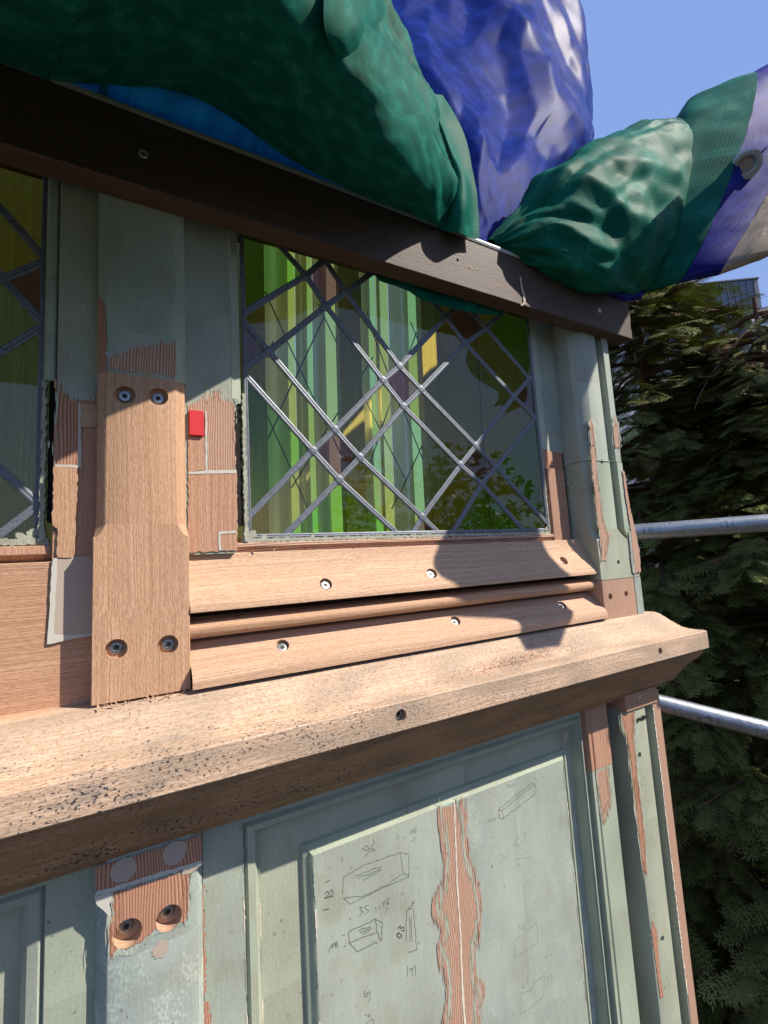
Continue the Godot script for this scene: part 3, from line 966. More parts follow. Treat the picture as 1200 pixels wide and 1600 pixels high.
func ledge() -> void:
	var t := thing("sill_ledge", "thick weathered oak ledge with blue black mould spots along its front edge", "ledge", Vector3(0.5, -0.3, 0.05))
	var mb := MB.new()
	var pr := [Vector2(-0.06, -0.186), Vector2(0.011, -0.1905), Vector2(0.022, -0.1965)] + curve([Vector2(0.024, -0.199), Vector2(0.0475, -0.2225), Vector2(0.0625, -0.2345), Vector2(0.0805, -0.2412), Vector2(0.11, -0.2462)], 4) + [Vector2(0.1112, -0.296), Vector2(0.09, -0.3)]
	var f := extr(mb, 0, bev(pr, 0.002), -1.2, 1.386, [[0.4338, -0.269, 0.0108, 0.012], [1.2343, -0.27, 0.0085, 0.02]], 0.0, 0.8, 2, -0.06)
	obj("ledge_board", mb, M.ledge, t)
	screws(f, t, [0])
	mb = MB.new()
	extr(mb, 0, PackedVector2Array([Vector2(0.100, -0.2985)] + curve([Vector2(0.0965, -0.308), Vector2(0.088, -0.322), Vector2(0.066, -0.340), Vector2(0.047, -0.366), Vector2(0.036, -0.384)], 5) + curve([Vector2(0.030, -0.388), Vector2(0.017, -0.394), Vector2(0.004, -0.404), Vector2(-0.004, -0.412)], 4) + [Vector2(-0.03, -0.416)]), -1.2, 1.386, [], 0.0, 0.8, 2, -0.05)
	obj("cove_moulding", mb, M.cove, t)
	# splinters along the sawn right end
	mb = MB.new()
	for i in 26:
		var a := rng.randf()
		var z := lerpf(0.0, 0.097, a)
		var y := lerpf(-0.41, -0.312, pow(a, 0.8)) + rng.randf_range(-0.01, 0.004)
		var p := Vector3(1.386 + 0.8 * z, y, z)
		var d := Vector3(rng.randf_range(0.2, 1.0), rng.randf_range(-0.6, 0.6), rng.randf_range(-0.4, 0.4)) * rng.randf_range(0.004, 0.011)
		var w := Vector3(0, rng.randf_range(0.001, 0.003), rng.randf_range(-0.002, 0.002))
		mb.flat(p - w, p + w, p + d, Vector3(0.3, 0.3, 0.9).normalized())
	for i in 16:
		var a := rng.randf()
		var p := ledge_point(0.0, a)
		p += Vector3(1.386 + 0.8 * p.z - 0.002, -0.0008, 0)
		var d := Vector3(rng.randf_range(-0.3, 0.5), rng.randf_range(0.2, 1.0), rng.randf_range(-0.4, 0.4)) * rng.randf_range(0.002, 0.007)
		mb.flat(p - Vector3(0.002, 0.001, 0), p + Vector3(0.002, 0, 0.001), p + d, Vector3(0.1, 0.6, 0.8).normalized())
	var sp := obj("splinters", mb, M.oak_h3, t)
	sp.set_meta("kind", "stuff")

	# sawdust and shavings lie loose on it
	sawdust()

	# to the left of the post: wide sanded board, with a fillet under it
	t = thing("sill_board", "wide sanded red oak board under the left window, partly shaded by the oak post", "board", Vector3(-0.2, -0.1, -0.035))
	mb = MB.new()
	extr(mb, 0, bev([Vector2(-0.08, 0.034), Vector2(-0.037, 0.034), Vector2(-0.0358, -0.192), Vector2(-0.08, -0.192)]), -1.2, -0.030, [], 0, 0, 0)
	obj("board", mb, M.oak_red, t)
	mb = MB.new()
	extr(mb, 0, bev([Vector2(-0.04, -0.1852), Vector2(-0.012, -0.188), Vector2(-0.008, -0.1953), Vector2(-0.008, -0.2)]), -1.2, -0.0882, [], 0, 0, 2, -0.04)
	obj("fillet", mb, M.oak_h3, t)
	# sill strip under the left window
	mb = MB.new()
	extr(mb, 0, bev([Vector2(-0.07, 0.062), Vector2(-0.045, 0.060), Vector2(-0.043, 0.046), Vector2(-0.06, 0.036)]), -1.2, -0.0957, [], 0, 0, 2, -0.07)
	obj("glazing_sill", mb, M.oak_up2, t)


func ledge_point(x: float, a: float) -> Vector3:
	# a: 0 at the back of the sloping top, 1 at its front arris
	var c := [Vector2(0.0235, -0.198), Vector2(0.0475, -0.2225), Vector2(0.0625, -0.2345), Vector2(0.0805, -0.2412), Vector2(0.11, -0.2462)]
	var t := a * 4.0
	var i := mini(int(t), 3)
	var p: Vector2 = c[i].lerp(c[i + 1], t - i)
	return Vector3(x, p.y, p.x)


func sawdust() -> void:
	var mb := MB.new()
	mb.flat(Vector3(-1, 0, -0.5), Vector3(1, 0.2, -0.4), Vector3(0.3, 0.25, 0.8), Vector3.UP)
	var m := mb.mesh()
	var sm := std(Color(0.70, 0.44, 0.29), 0.9)
	m.surface_set_material(0, sm)
	var mm := MultiMesh.new()
	mm.transform_format = MultiMesh.TRANSFORM_3D
	mm.mesh = m
	var xs: Array[Transform3D] = []
	while xs.size() < 3800:
		var x := rng.randf_range(0.1, 1.3)
		var a := rng.randf()
		var w := exp(-pow((x - lerpf(0.92, 0.62, a)) / 0.13, 2.0)) * exp(-pow((a - 0.45) / 0.22, 2.0)) + 0.05 * exp(-a * 4.0) + 0.008
		if rng.randf() > w:
			continue
		var p := ledge_point(x, a)
		var sc := rng.randf_range(0.0005, 0.0017)
		var b := Basis(Vector3.RIGHT, -0.5) * Basis(Vector3.UP, rng.randf() * TAU)
		xs.append(Transform3D(b.scaled(Vector3.ONE * sc), p + Vector3(0, 0.0006, 0)))
	mm.instance_count = xs.size()
	for i in xs.size():
		mm.set_instance_transform(i, xs[i])
	var o := MultiMeshInstance3D.new()
	o.name = "sawdust"
	o.multimesh = mm
	add_child(o)
	o.set_meta("kind", "stuff")
	tag(o, "reddish sawdust scattered along the sloping ledge top", "sawdust")
	# curled shavings at the foot of the oak facing and under the window
	mb = MB.new()
	for i in 60:
		var p := Vector3(rng.randf_range(-0.03, 0.105), -0.187, rng.randf_range(-0.0, 0.014))
		if i > 34:
			p = Vector3(rng.randf_range(0.1, 0.5) if i < 50 else rng.randf_range(0.2, 1.0), 0.0385, rng.randf_range(-0.06, -0.043))
		var r := rng.randf_range(0.0015, 0.004)
		var a0 := rng.randf() * TAU
		var side := Vector3(rng.randf_range(-1, 1), 0, rng.randf_range(-1, 1)).normalized()
		var wd := side.cross(Vector3.UP) * rng.randf_range(0.0007, 0.0016)
		var pp := p
		for k in 6:
			var a := a0 + k * 0.7
			var q := p + side * (k * r * 0.45 + cos(a) * r * 0.4) + Vector3.UP * (r * 0.5 + sin(a) * r * 0.5)
			if k > 0:
				mb.quad(pp - wd, pp + wd, q + wd, q - wd, (q - pp).cross(wd).normalized())
			pp = q
	var o2 := solo("wood_shavings", mb, M.oak_h2, "curled pale shavings caught along the board joints", "wood shavings")
	o2.set_meta("kind", "stuff")


func beam() -> void:
	var t := thing("dark_beam", "dark weathered head beam above the leaded windows, sunlit patch near its right end", "beam", Vector3(0.6, 0.72, 0.0))
	var mb := MB.new()
	var pr := [Vector2(0.0, 0.792), Vector2(0.046, 0.790), Vector2(0.044, 0.656), Vector2(0.0, 0.655), Vector2(-0.001, 0.74)]
	var f := extr(mb, 0, bev(pr, 0.002), -1.2, 1.4, [[0.7086, 0.7219, 0.0035, 0.02]], 0, 0, 2, 0.0)
	obj("timber", mb, M.dark, t)
	for c in [Vector3(1.2466, 0.7161, 0.0455), Vector3(0.0309, 0.7176, 0.0455)]:
		mb = MB.new()
		mb.lathe([Vector2(0.003, 0.0), Vector2(0.0035, 0.0012), Vector2(0.0072, 0.001), Vector2(0.008, -0.001)], c, Vector3.BACK, 20)
		obj("screw", mb, M.flash, t)
	patch(t, "glue_run", [Vector2(0.9157, 0.7344), Vector2(0.9217, 0.7343), Vector2(0.924, 0.705), Vector2(0.9307, 0.6835), Vector2(0.9299, 0.6635), Vector2(0.9164, 0.652), Vector2(0.9096, 0.6527), Vector2(0.923, 0.6635), Vector2(0.9218, 0.6813), Vector2(0.9169, 0.7032)], 0.0466, M.filler, 0.0006, 0.004)
	for k in 9:
		var p: Vector2 = Vector2(0.7615, 0.7235)
		p += Vector2(rng.randf_range(-0.025, 0.012), rng.randf_range(-0.012, 0.01))
		mb = MB.new()
		mb.poly(jag([p, p + Vector2(rng.randf_range(0.002, 0.007), rng.randf_range(-0.003, 0.003)), p + Vector2(rng.randf_range(0.0, 0.006), rng.randf_range(0.001, 0.004))], 0.0006, 0.002), 0.0465)
		obj("chipped_fibre", mb, M.oak_h3, t)
	mb = MB.new()
	extr(mb, 0, bev([Vector2(-0.02, 0.800), Vector2(0.049, 0.7965), Vector2(0.0505, 0.7925), Vector2(0.0475, 0.786)], 0.0006), -1.2, 1.395, [], 0, 0, 2, 0.0)
	obj("metal_flashing", mb, M.flash, t)


# ---------------------------------------------------------------- the panelled wall below the ledge
func rings(list: Array, from: int, to: int, yb: float) -> MB:
	# three-sided frames (left, right, top, z), one inside the next
	var mb := MB.new()
	for i in range(from, to):
		var a = list[i]
		var b = list[i + 1]
		var za := Vector3(0, 0, a[3])
		var zb := Vector3(0, 0, b[3])
		var n1: Vector3 = Vector3(a[3] - b[3], 0, b[0] - a[0]).normalized()
		mb.quad(Vector3(a[0], yb, 0) + za, Vector3(b[0], yb, 0) + zb, Vector3(b[0], b[2], 0) + zb, Vector3(a[0], a[2], 0) + za, n1)
		n1 = Vector3(-(a[3] - b[3]), 0, a[1] - b[1]).normalized()
		mb.quad(Vector3(a[1], yb, 0) + za, Vector3(b[1], yb, 0) + zb, Vector3(b[1], b[2], 0) + zb, Vector3(a[1], a[2], 0) + za, n1)
		n1 = Vector3(0, -(a[3] - b[3]), a[2] - b[2]).normalized()
		mb.quad(Vector3(a[0], a[2], 0) + za, Vector3(b[0], b[2], 0) + zb, Vector3(b[1], b[2], 0) + zb, Vector3(a[1], a[2], 0) + za, n1)
	return mb


func panel(label: String, list: Array, yb: float, m: Array, field: Material) -> Node3D:
	var t := thing("wall_panel", label, "wall panel", Vector3((list[13][0] + list[13][1]) * 0.5, yb, -0.05))
	obj("stile", rings(list, 0, 1, yb), m[0], t)
	obj("frame_moulding", rings(list, 1, 6, yb), m[1], t)
	obj("panel_ground", rings(list, 6, 7, yb), m[2], t)
	obj("raised_moulding", rings(list, 7, 13, yb), m[1], t)
	var mb := MB.new()
	var f = list[13]
	var o := Vector2(f[0], f[2])
	var q := [Vector2(f[0], yb), Vector2(f[1], yb), Vector2(f[1], f[2]), Vector2(f[0], f[2])]
	mb.poly(PackedVector2Array(q), f[3], Vector2(1.0 / (f[1] - f[0]), -1.0 / (f[1] - f[0])), o)
	obj("raised_panel", mb, field, t)
	return t


func sketches(o: Vector2, w: float) -> StandardMaterial3D:
	# sage paint, brushed and rubbed, with the joiner's pencil sketches and figures on it
	var k := 1024
	var src: Image = (T.paint as ImageTexture).get_image()
	var im := Image.create(k, k, false, Image.FORMAT_RGB8)
	src.resize(760, 760)
	for q in [Vector2i(0, 0), Vector2i(760, 0), Vector2i(0, 760), Vector2i(760, 760)]:
		im.blit_rect(src, Rect2i(0, 0, 760, 760), q)
	var worn: Image = (T.worn as ImageTexture).get_image()
	worn.resize(760, 760)
	# rubbed down lighter beside the bare stripe and towards the right
	for y in k:
		for x in k:
			var u := float(x) / k
			var v := float(y) / k
			var e := absf(u - 0.52 - 0.02 * v)
			var a := smoothstep(0.22, 0.06, e) * 0.75 * (0.6 + 0.8 * nz.get_noise_2d(u * 9.0, v * 5.0))
			a = maxf(a, smoothstep(0.62, 0.8, u) * 0.6 * (0.55 + 0.5 * nz2.get_noise_2d(u * 8.0, v * 3.0)))
			var c := im.get_pixel(x, y)
			c = c.lerp(worn.get_pixel(x % 760, y % 760), clampf(a, 0, 1))
			var st := smoothstep(0.2, 0.6, nz2.get_noise_2d(u * 60.0, v * 3.0 + 8.0)) * 0.12
			im.set_pixel(x, y, c.lerp(Color(0.74, 0.78, 0.74), st))
	var smudge := Color(0.5, 0.46, 0.36)
	for d in [[Vector2(0.3468, -0.6292), 0.035, 0.22], [Vector2(0.4836, -0.7609), 0.03, 0.14], [Vector2(0.4104, -0.7585), 0.02, 0.08]]:
		blot(im, ((d[0] as Vector2) - o) / w * Vector2(k, -k), d[1] / w * k, smudge, d[2])
	var strokes := [
		[0.75, 1.3, [Vector2(0.4264, -0.5513), Vector2(0.4193, -0.5481), Vector2(0.4164, -0.5523), Vector2(0.4218, -0.5575), Vector2(0.4272, -0.5541), Vector2(0.4257, -0.5618), Vector2(0.4171, -0.5662)], [Vector2(0.4403, -0.5472), Vector2(0.4325, -0.5533), Vector2(0.431, -0.5606), Vector2(0.436, -0.564), Vector2(0.4394, -0.5608), Vector2(0.4334, -0.5562)], [Vector2(0.3693, -0.5492), Vector2(0.3692, -0.5608)]],
		[0.7, 1.2, [Vector2(0.4928, -0.5522), Vector2(0.494, -0.5588)], [Vector2(0.511, -0.558), Vector2(0.5061, -0.5632)], [Vector2(0.5202, -0.5582), Vector2(0.5276, -0.5519), Vector2(0.5255, -0.5635)], [Vector2(0.5372, -0.5485), Vector2(0.5316, -0.5531), Vector2(0.5323, -0.5593), Vector2(0.5375, -0.5591), Vector2(0.5384, -0.5553), Vector2(0.5326, -0.5548)], [Vector2(0.5356, -0.569), Vector2(0.5246, -0.5759)]],
		[0.75, 1.2, [Vector2(0.3667, -0.6168), Vector2(0.3693, -0.5865), Vector2(0.4162, -0.5812), Vector2(0.4582, -0.5836), Vector2(0.4965, -0.5864), Vector2(0.4983, -0.5995), Vector2(0.5008, -0.6256), Vector2(0.5152, -0.6369), Vector2(0.4546, -0.6364), Vector2(0.3802, -0.6375), Vector2(0.3683, -0.6232), Vector2(0.4129, -0.635), Vector2(0.4655, -0.6339), Vector2(0.5008, -0.6261)], [Vector2(0.4965, -0.5864), Vector2(0.5162, -0.5948), Vector2(0.5147, -0.6296), Vector2(0.5151, -0.6387)], [Vector2(0.3941, -0.5946), Vector2(0.4205, -0.5947), Vector2(0.4525, -0.5964)], [Vector2(0.4009, -0.5991), Vector2(0.4254, -0.6006), Vector2(0.4501, -0.6008)], [Vector2(0.4105, -0.608), Vector2(0.4303, -0.6045), Vector2(0.4505, -0.603)]],
		[0.95, 1.7, [Vector2(0.3308, -0.6018), Vector2(0.3366, -0.5983), Vector2(0.3396, -0.6043), Vector2(0.3304, -0.6093), Vector2(0.3397, -0.6108)], [Vector2(0.3411, -0.6016), Vector2(0.346, -0.5994), Vector2(0.3485, -0.6048), Vector2(0.3397, -0.6112), Vector2(0.3492, -0.6111)], [Vector2(0.3336, -0.5823), Vector2(0.3416, -0.5823)], [Vector2(0.3262, -0.6285), Vector2(0.3393, -0.6291)]],
		[0.75, 1.3, [Vector2(0.3992, -0.6526), Vector2(0.4068, -0.6527), Vector2(0.402, -0.6566), Vector2(0.4082, -0.6624), Vector2(0.3995, -0.6651)], [Vector2(0.4199, -0.6544), Vector2(0.4123, -0.6543), Vector2(0.4125, -0.6594), Vector2(0.4188, -0.664), Vector2(0.4124, -0.6686)], [Vector2(0.4343, -0.6641), Vector2(0.4365, -0.6704)], [Vector2(0.4453, -0.6649), Vector2(0.4402, -0.6697)], [Vector2(0.449, -0.665), Vector2(0.4551, -0.6606), Vector2(0.4522, -0.6718)], [Vector2(0.4654, -0.6593), Vector2(0.4592, -0.6638), Vector2(0.4604, -0.6698), Vector2(0.4652, -0.6691), Vector2(0.4612, -0.665)], [Vector2(0.4631, -0.676), Vector2(0.4558, -0.6813)], [Vector2(0.3784, -0.6614), Vector2(0.3795, -0.6667)]],
		[0.85, 1.4, [Vector2(0.3755, -0.7032), Vector2(0.3757, -0.6838), Vector2(0.4048, -0.685), Vector2(0.4329, -0.6854), Vector2(0.4469, -0.6964), Vector2(0.4426, -0.7278), Vector2(0.434, -0.7092), Vector2(0.4334, -0.6856)], [Vector2(0.3755, -0.7032), Vector2(0.4036, -0.7058), Vector2(0.4319, -0.7088)], [Vector2(0.3755, -0.7032), Vector2(0.39, -0.7246), Vector2(0.4303, -0.726), Vector2(0.4337, -0.7286)], [Vector2(0.3965, -0.6899), Vector2(0.4221, -0.6936)], [Vector2(0.3987, -0.6948), Vector2(0.4229, -0.6972)], [Vector2(0.4039, -0.6998), Vector2(0.4191, -0.6998)]],
		[0.9, 1.4, [Vector2(0.3343, -0.7021), Vector2(0.3442, -0.6901), Vector2(0.3415, -0.6981)], [Vector2(0.3508, -0.6909), Vector2(0.346, -0.6917), Vector2(0.3523, -0.6983), Vector2(0.3484, -0.7002), Vector2(0.3454, -0.6953), Vector2(0.3516, -0.6936), Vector2(0.3508, -0.6909)], [Vector2(0.3616, -0.6845), Vector2(0.3683, -0.6849)], [Vector2(0.3639, -0.7043), Vector2(0.3701, -0.7057)]],
		[1.0, 2.0, [Vector2(0.4766, -0.7304), Vector2(0.4837, -0.7303), Vector2(0.4907, -0.7383), Vector2(0.4851, -0.7407), Vector2(0.479, -0.7344), Vector2(0.4836, -0.7311)], [Vector2(0.4811, -0.7207), Vector2(0.4878, -0.7191), Vector2(0.4863, -0.7245), Vector2(0.4951, -0.7242), Vector2(0.4958, -0.7301), Vector2(0.4888, -0.7281)]],
		[0.8, 1.4, [Vector2(0.4986, -0.751), Vector2(0.5032, -0.698), Vector2(0.5234, -0.686), Vector2(0.5174, -0.6969), Vector2(0.505, -0.6965)], [Vector2(0.52, -0.7001), Vector2(0.5218, -0.7771), Vector2(0.5019, -0.7738)], [Vector2(0.5095, -0.7113), Vector2(0.5073, -0.7546)], [Vector2(0.5133, -0.7128), Vector2(0.512, -0.7583)], [Vector2(0.5298, -0.7631), Vector2(0.5265, -0.7686)]],
		[0.7, 1.4, [Vector2(0.4974, -0.7965), Vector2(0.4977, -0.8144)], [Vector2(0.5011, -0.8057), Vector2(0.5074, -0.8026), Vector2(0.5084, -0.8183)], [Vector2(0.5086, -0.8091), Vector2(0.5153, -0.8026), Vector2(0.5169, -0.8246)]],
		[0.7, 1.2, [Vector2(0.4093, -0.7923), Vector2(0.4024, -0.7984), Vector2(0.4015, -0.8059), Vector2(0.4063, -0.809), Vector2(0.4081, -0.8042), Vector2(0.4027, -0.8025)], [Vector2(0.4142, -0.8022), Vector2(0.4092, -0.8023), Vector2(0.4104, -0.8076), Vector2(0.4145, -0.8051), Vector2(0.413, -0.8137), Vector2(0.4076, -0.8199)], [Vector2(0.4015, -0.8385), Vector2(0.4054, -0.8388), Vector2(0.4033, -0.8417)], [Vector2(0.4093, -0.8399), Vector2(0.4067, -0.8426), Vector2(0.4111, -0.8439), Vector2(0.4093, -0.8399)], [Vector2(0.4016, -0.8524), Vector2(0.4147, -0.8504), Vector2(0.4184, -0.8546), Vector2(0.4189, -0.8628)]],
		[0.75, 1.3, [Vector2(0.7655, -0.5827), Vector2(0.8782, -0.5538), Vector2(0.8884, -0.5625), Vector2(0.8849, -0.5823), Vector2(0.816, -0.5976), Vector2(0.7775, -0.6058), Vector2(0.7654, -0.6026), Vector2(0.7655, -0.5827), Vector2(0.7752, -0.5881), Vector2(0.8838, -0.5602)], [Vector2(0.7752, -0.5881), Vector2(0.7782, -0.606)]],
		[0.6, 1.1, [Vector2(0.8036, -0.5378), Vector2(0.7975, -0.5378), Vector2(0.8014, -0.543), Vector2(0.7966, -0.5454)], [Vector2(0.808, -0.5385), Vector2(0.8065, -0.5444), Vector2(0.8119, -0.5438), Vector2(0.8078, -0.5406)], [Vector2(0.8186, -0.5393), Vector2(0.8143, -0.5434), Vector2(0.8202, -0.545), Vector2(0.8201, -0.5397)], [Vector2(0.7276, -0.6007), Vector2(0.7354, -0.5945), Vector2(0.7339, -0.6016)], [Vector2(0.7396, -0.5953), Vector2(0.7438, -0.5956), Vector2(0.739, -0.6007), Vector2(0.746, -0.6013)], [Vector2(0.7517, -0.5959), Vector2(0.7483, -0.6), Vector2(0.754, -0.6012), Vector2(0.7531, -0.5963)], [Vector2(0.889, -0.5457), Vector2(0.8947, -0.5461), Vector2(0.8911, -0.5485), Vector2(0.8948, -0.5516)]],
		[0.3, 1.2, [Vector2(0.7995, -0.6702), Vector2(0.8236, -0.6589), Vector2(0.8432, -0.6573), Vector2(0.8275, -0.6773), Vector2(0.7993, -0.6717)], [Vector2(0.8424, -0.6571), Vector2(0.8403, -0.6857)], [Vector2(0.8211, -0.6788), Vector2(0.8231, -0.6934)], [Vector2(0.7656, -0.6822), Vector2(0.7704, -0.6849), Vector2(0.7665, -0.6866), Vector2(0.7704, -0.6909), Vector2(0.7645, -0.6909)], [Vector2(0.7754, -0.6856), Vector2(0.7733, -0.6909), Vector2(0.7783, -0.6916), Vector2(0.7775, -0.6863)], [Vector2(0.7993, -0.7023), Vector2(0.8251, -0.7075)], [Vector2(0.8047, -0.7128), Vector2(0.8088, -0.7163), Vector2(0.8041, -0.7177), Vector2(0.8087, -0.7234)], [Vector2(0.8165, -0.7158), Vector2(0.8122, -0.7195), Vector2(0.8169, -0.7242)], [Vector2(0.8287, -0.7098), Vector2(0.8524, -0.7126)]],
		[0.3, 1.2, [Vector2(0.7769, -0.9018), Vector2(0.7804, -0.8669), Vector2(0.8126, -0.8644), Vector2(0.8542, -0.8576), Vector2(0.8528, -0.9019), Vector2(0.777, -0.9004)], [Vector2(0.7944, -0.8432), Vector2(0.7991, -0.8412), Vector2(0.7989, -0.8549)], [Vector2(0.8089, -0.8466), Vector2(0.8037, -0.8519), Vector2(0.814, -0.8541), Vector2(0.8142, -0.8462), Vector2(0.8145, -0.8613)], [Vector2(0.8652, -0.8742), Vector2(0.8706, -0.8815)]],
		[0.35, 1.2, [Vector2(0.7811, -1.0187), Vector2(0.7839, -0.9792), Vector2(0.8193, -0.9859), Vector2(0.8276, -0.9751), Vector2(0.8637, -0.9765), Vector2(0.8548, -1.0178), Vector2(0.7818, -1.019)], [Vector2(0.7911, -0.9625), Vector2(0.7985, -0.9629), Vector2(0.7916, -0.9708), Vector2(0.8017, -0.9721)], [Vector2(0.8121, -0.9608), Vector2(0.8047, -0.9609), Vector2(0.8084, -0.9664), Vector2(0.8049, -0.9706)], [Vector2(0.8689, -0.9838), Vector2(0.8752, -0.9841), Vector2(0.8668, -0.9987)], [Vector2(0.8815, -0.9844), Vector2(0.8877, -0.9862), Vector2(0.8792, -1.0009)], [Vector2(0.755, -1.0034), Vector2(0.762, -1.0049), Vector2(0.7577, -1.0103)]],
		[0.12, 5.0, [Vector2(0.6302, -0.4981), Vector2(0.6356, -0.523)], [Vector2(0.7316, -0.6915), Vector2(0.7351, -0.6977)]],
	]
	for g in strokes:
		for i in range(2, g.size()):
			for j in g[i].size() - 1:
				var a: Vector2 = ((g[i][j] as Vector2) - o) / w * Vector2(k, -k)
				var b: Vector2 = ((g[i][j + 1] as Vector2) - o) / w * Vector2(k, -k)
				var steps := int(a.distance_to(b) * 2.0) + 1
				for s in steps:
					var p := a.lerp(b, float(s) / steps)
					p += Vector2(nz.get_noise_2d(p.x * 0.05, p.y * 0.05), nz.get_noise_2d(p.y * 0.05, p.x * 0.05 + 9.0)) * 1.6
					blot(im, p, g[1] * 0.62, Color(0.16, 0.17, 0.17), g[0] * (0.42 + 0.2 * nz2.get_noise_2d(p.x * 0.3, p.y * 0.3)))
	var m := std(Color.WHITE, 0.5, 0.4)
	m.albedo_texture = ImageTexture.create_from_image(im)
	return m


func blot(im: Image, at: Vector2, r: float, c: Color, a: float) -> void:
	var n := int(ceil(r)) + 1
	for y in range(-n, n + 1):
		for x in range(-n, n + 1):
			var q := Vector2i(int(at.x) + x, int(at.y) + y)
			if q.x < 0 or q.y < 0 or q.x >= im.get_width() or q.y >= im.get_height():
				continue
			var d := (Vector2(q) + Vector2(0.5, 0.5)).distance_to(at)
			var f := clampf(1.0 - maxf(0.0, d - r * 0.5) / (r * 0.5 + 0.5), 0, 1) * a
			if f > 0.0:
				im.set_pixelv(q, im.get_pixelv(q).lerp(c, f))


func lower_wall() -> void:
	var yb := -1.75
	var R := [
		[0.118, 1.06, -0.405, -0.022], [0.183, 1.0565, -0.428, -0.022], [0.186, 1.055, -0.433, -0.031], [0.191, 1.053, -0.438, -0.024], [0.204, 1.051, -0.449, -0.027], [0.212, 1.049, -0.459, -0.042], [0.214, 1.047, -0.462, -0.05],
		[0.2925, 1.016, -0.509, -0.05], [0.2945, 1.014, -0.511, -0.043], [0.299, 1.009, -0.516, -0.041], [0.3, 1.008, -0.517, -0.045], [0.306, 1.001, -0.523, -0.043], [0.309, 0.997, -0.5265, -0.036], [0.312, 0.994, -0.529, -0.0345]]
	var field := sketches(Vector2(0.312, -0.529), 0.682)
	var t := panel("sage green raised wall panel with pencil sketches and a bare reddish stripe", R, yb, [M.paint, M.paint2, M.paint3], field)
	var z := -0.0345
	patch(t, "bare_stripe", [Vector2(0.598, -0.5304), Vector2(0.6017, -0.5808), Vector2(0.6115, -0.6311), Vector2(0.6013, -0.688), Vector2(0.5733, -0.7139), Vector2(0.5752, -0.7327), Vector2(0.592, -0.7483), Vector2(0.5926, -0.7756), Vector2(0.5749, -0.8039), Vector2(0.5906, -0.8372), Vector2(0.5943, -0.883), Vector2(0.5783, -0.9384), Vector2(0.5799, -1.0052), Vector2(0.6622, -1.0478), Vector2(0.6587, -0.9775), Vector2(0.6576, -0.9389), Vector2(0.6775, -0.9233), Vector2(0.6571, -0.8936), Vector2(0.6584, -0.844), Vector2(0.6778, -0.7964), Vector2(0.6881, -0.7627), Vector2(0.6805, -0.7074), Vector2(0.6636, -0.6583), Vector2(0.6586, -0.623), Vector2(0.6624, -0.5709), Vector2(0.6509, -0.5342), Vector2(0.6396, -0.5358)], z + 0.001, M.pine_up, 0.004, 0.004, Vector2(0.5, 2.4), "bare reddish wood stripe with a pale crack down it")
	streaks(t, [Vector2(0.598, -0.5304), Vector2(0.6017, -0.5808), Vector2(0.6115, -0.6311), Vector2(0.6013, -0.688), Vector2(0.5733, -0.7139), Vector2(0.5752, -0.7327), Vector2(0.592, -0.7483), Vector2(0.5926, -0.7756), Vector2(0.5749, -0.8039), Vector2(0.5906, -0.8372), Vector2(0.5943, -0.883), Vector2(0.5783, -0.9384), Vector2(0.5799, -1.0052), Vector2(0.6622, -1.0478), Vector2(0.6587, -0.9775), Vector2(0.6576, -0.9389), Vector2(0.6775, -0.9233), Vector2(0.6571, -0.8936), Vector2(0.6584, -0.844), Vector2(0.6778, -0.7964), Vector2(0.6881, -0.7627), Vector2(0.6805, -0.7074), Vector2(0.6636, -0.6583), Vector2(0.6586, -0.623), Vector2(0.6624, -0.5709), Vector2(0.6509, -0.5342), Vector2(0.6396, -0.5358)], z + 0.0013, M.pine_up, M.paint_flat, 900, 0.022)
	patch(t, "pale_crack", [Vector2(0.6385, -0.5272), Vector2(0.6416, -0.5281), Vector2(0.6368, -0.6254), Vector2(0.6341, -0.7), Vector2(0.6334, -0.7923), Vector2(0.6292, -0.8989), Vector2(0.6296, -0.9634), Vector2(0.6273, -1.0298), Vector2(0.622, -1.027), Vector2(0.6243, -0.9607), Vector2(0.6244, -0.8967), Vector2(0.6297, -0.7908), Vector2(0.6304, -0.6986), Vector2(0.6337, -0.6244)], z + 0.0016, M.white, 0.0006, 0.008)
	patch(t, "white_edge", [Vector2(1.0175, -0.53), Vector2(1.03, -0.54), Vector2(1.038, -0.70), Vector2(1.045, -0.8), Vector2(1.045, -1.2), Vector2(1.018, -1.2), Vector2(1.018, -0.85), Vector2(1.022, -0.72)], -0.0492, M.feather, 0.004, 0.008, Vector2(1, 3))
	patch(t, "filler_plug", circle(Vector2(0.09, -0.4366), 0.004), -0.0215, M.filler, 0.0005)
	patch(t, "filler_spot", [Vector2(1.0174, -0.4709), Vector2(1.0369, -0.4679), Vector2(1.0447, -0.4854), Vector2(1.0323, -0.4982), Vector2(1.0156, -0.4944)], -0.0488, M.filler, 0.001)
	# the paint is worn pale along the mouldings' arrises
	for e in [[0.1815, 0.1838, -0.0214, -0.45], [0.2125, 0.2145, -0.0405, -0.47], [0.3105, 0.3135, -0.0338, -0.531], [0.9925, 0.9952, -0.0338, -0.531]]:
		for k in 9:
			var y0: float = e[3] - 0.085 * k - rng.randf_range(0.0, 0.02)
			patch(t, "worn_edge", [Vector2(e[0], y0), Vector2(e[1], y0 - 0.004), Vector2(e[1], y0 - rng.randf_range(0.03, 0.075)), Vector2(e[0] + 0.0005, y0 - rng.randf_range(0.03, 0.07))], e[2], M.white if k % 2 else M.feather, 0.0005, 0.005)
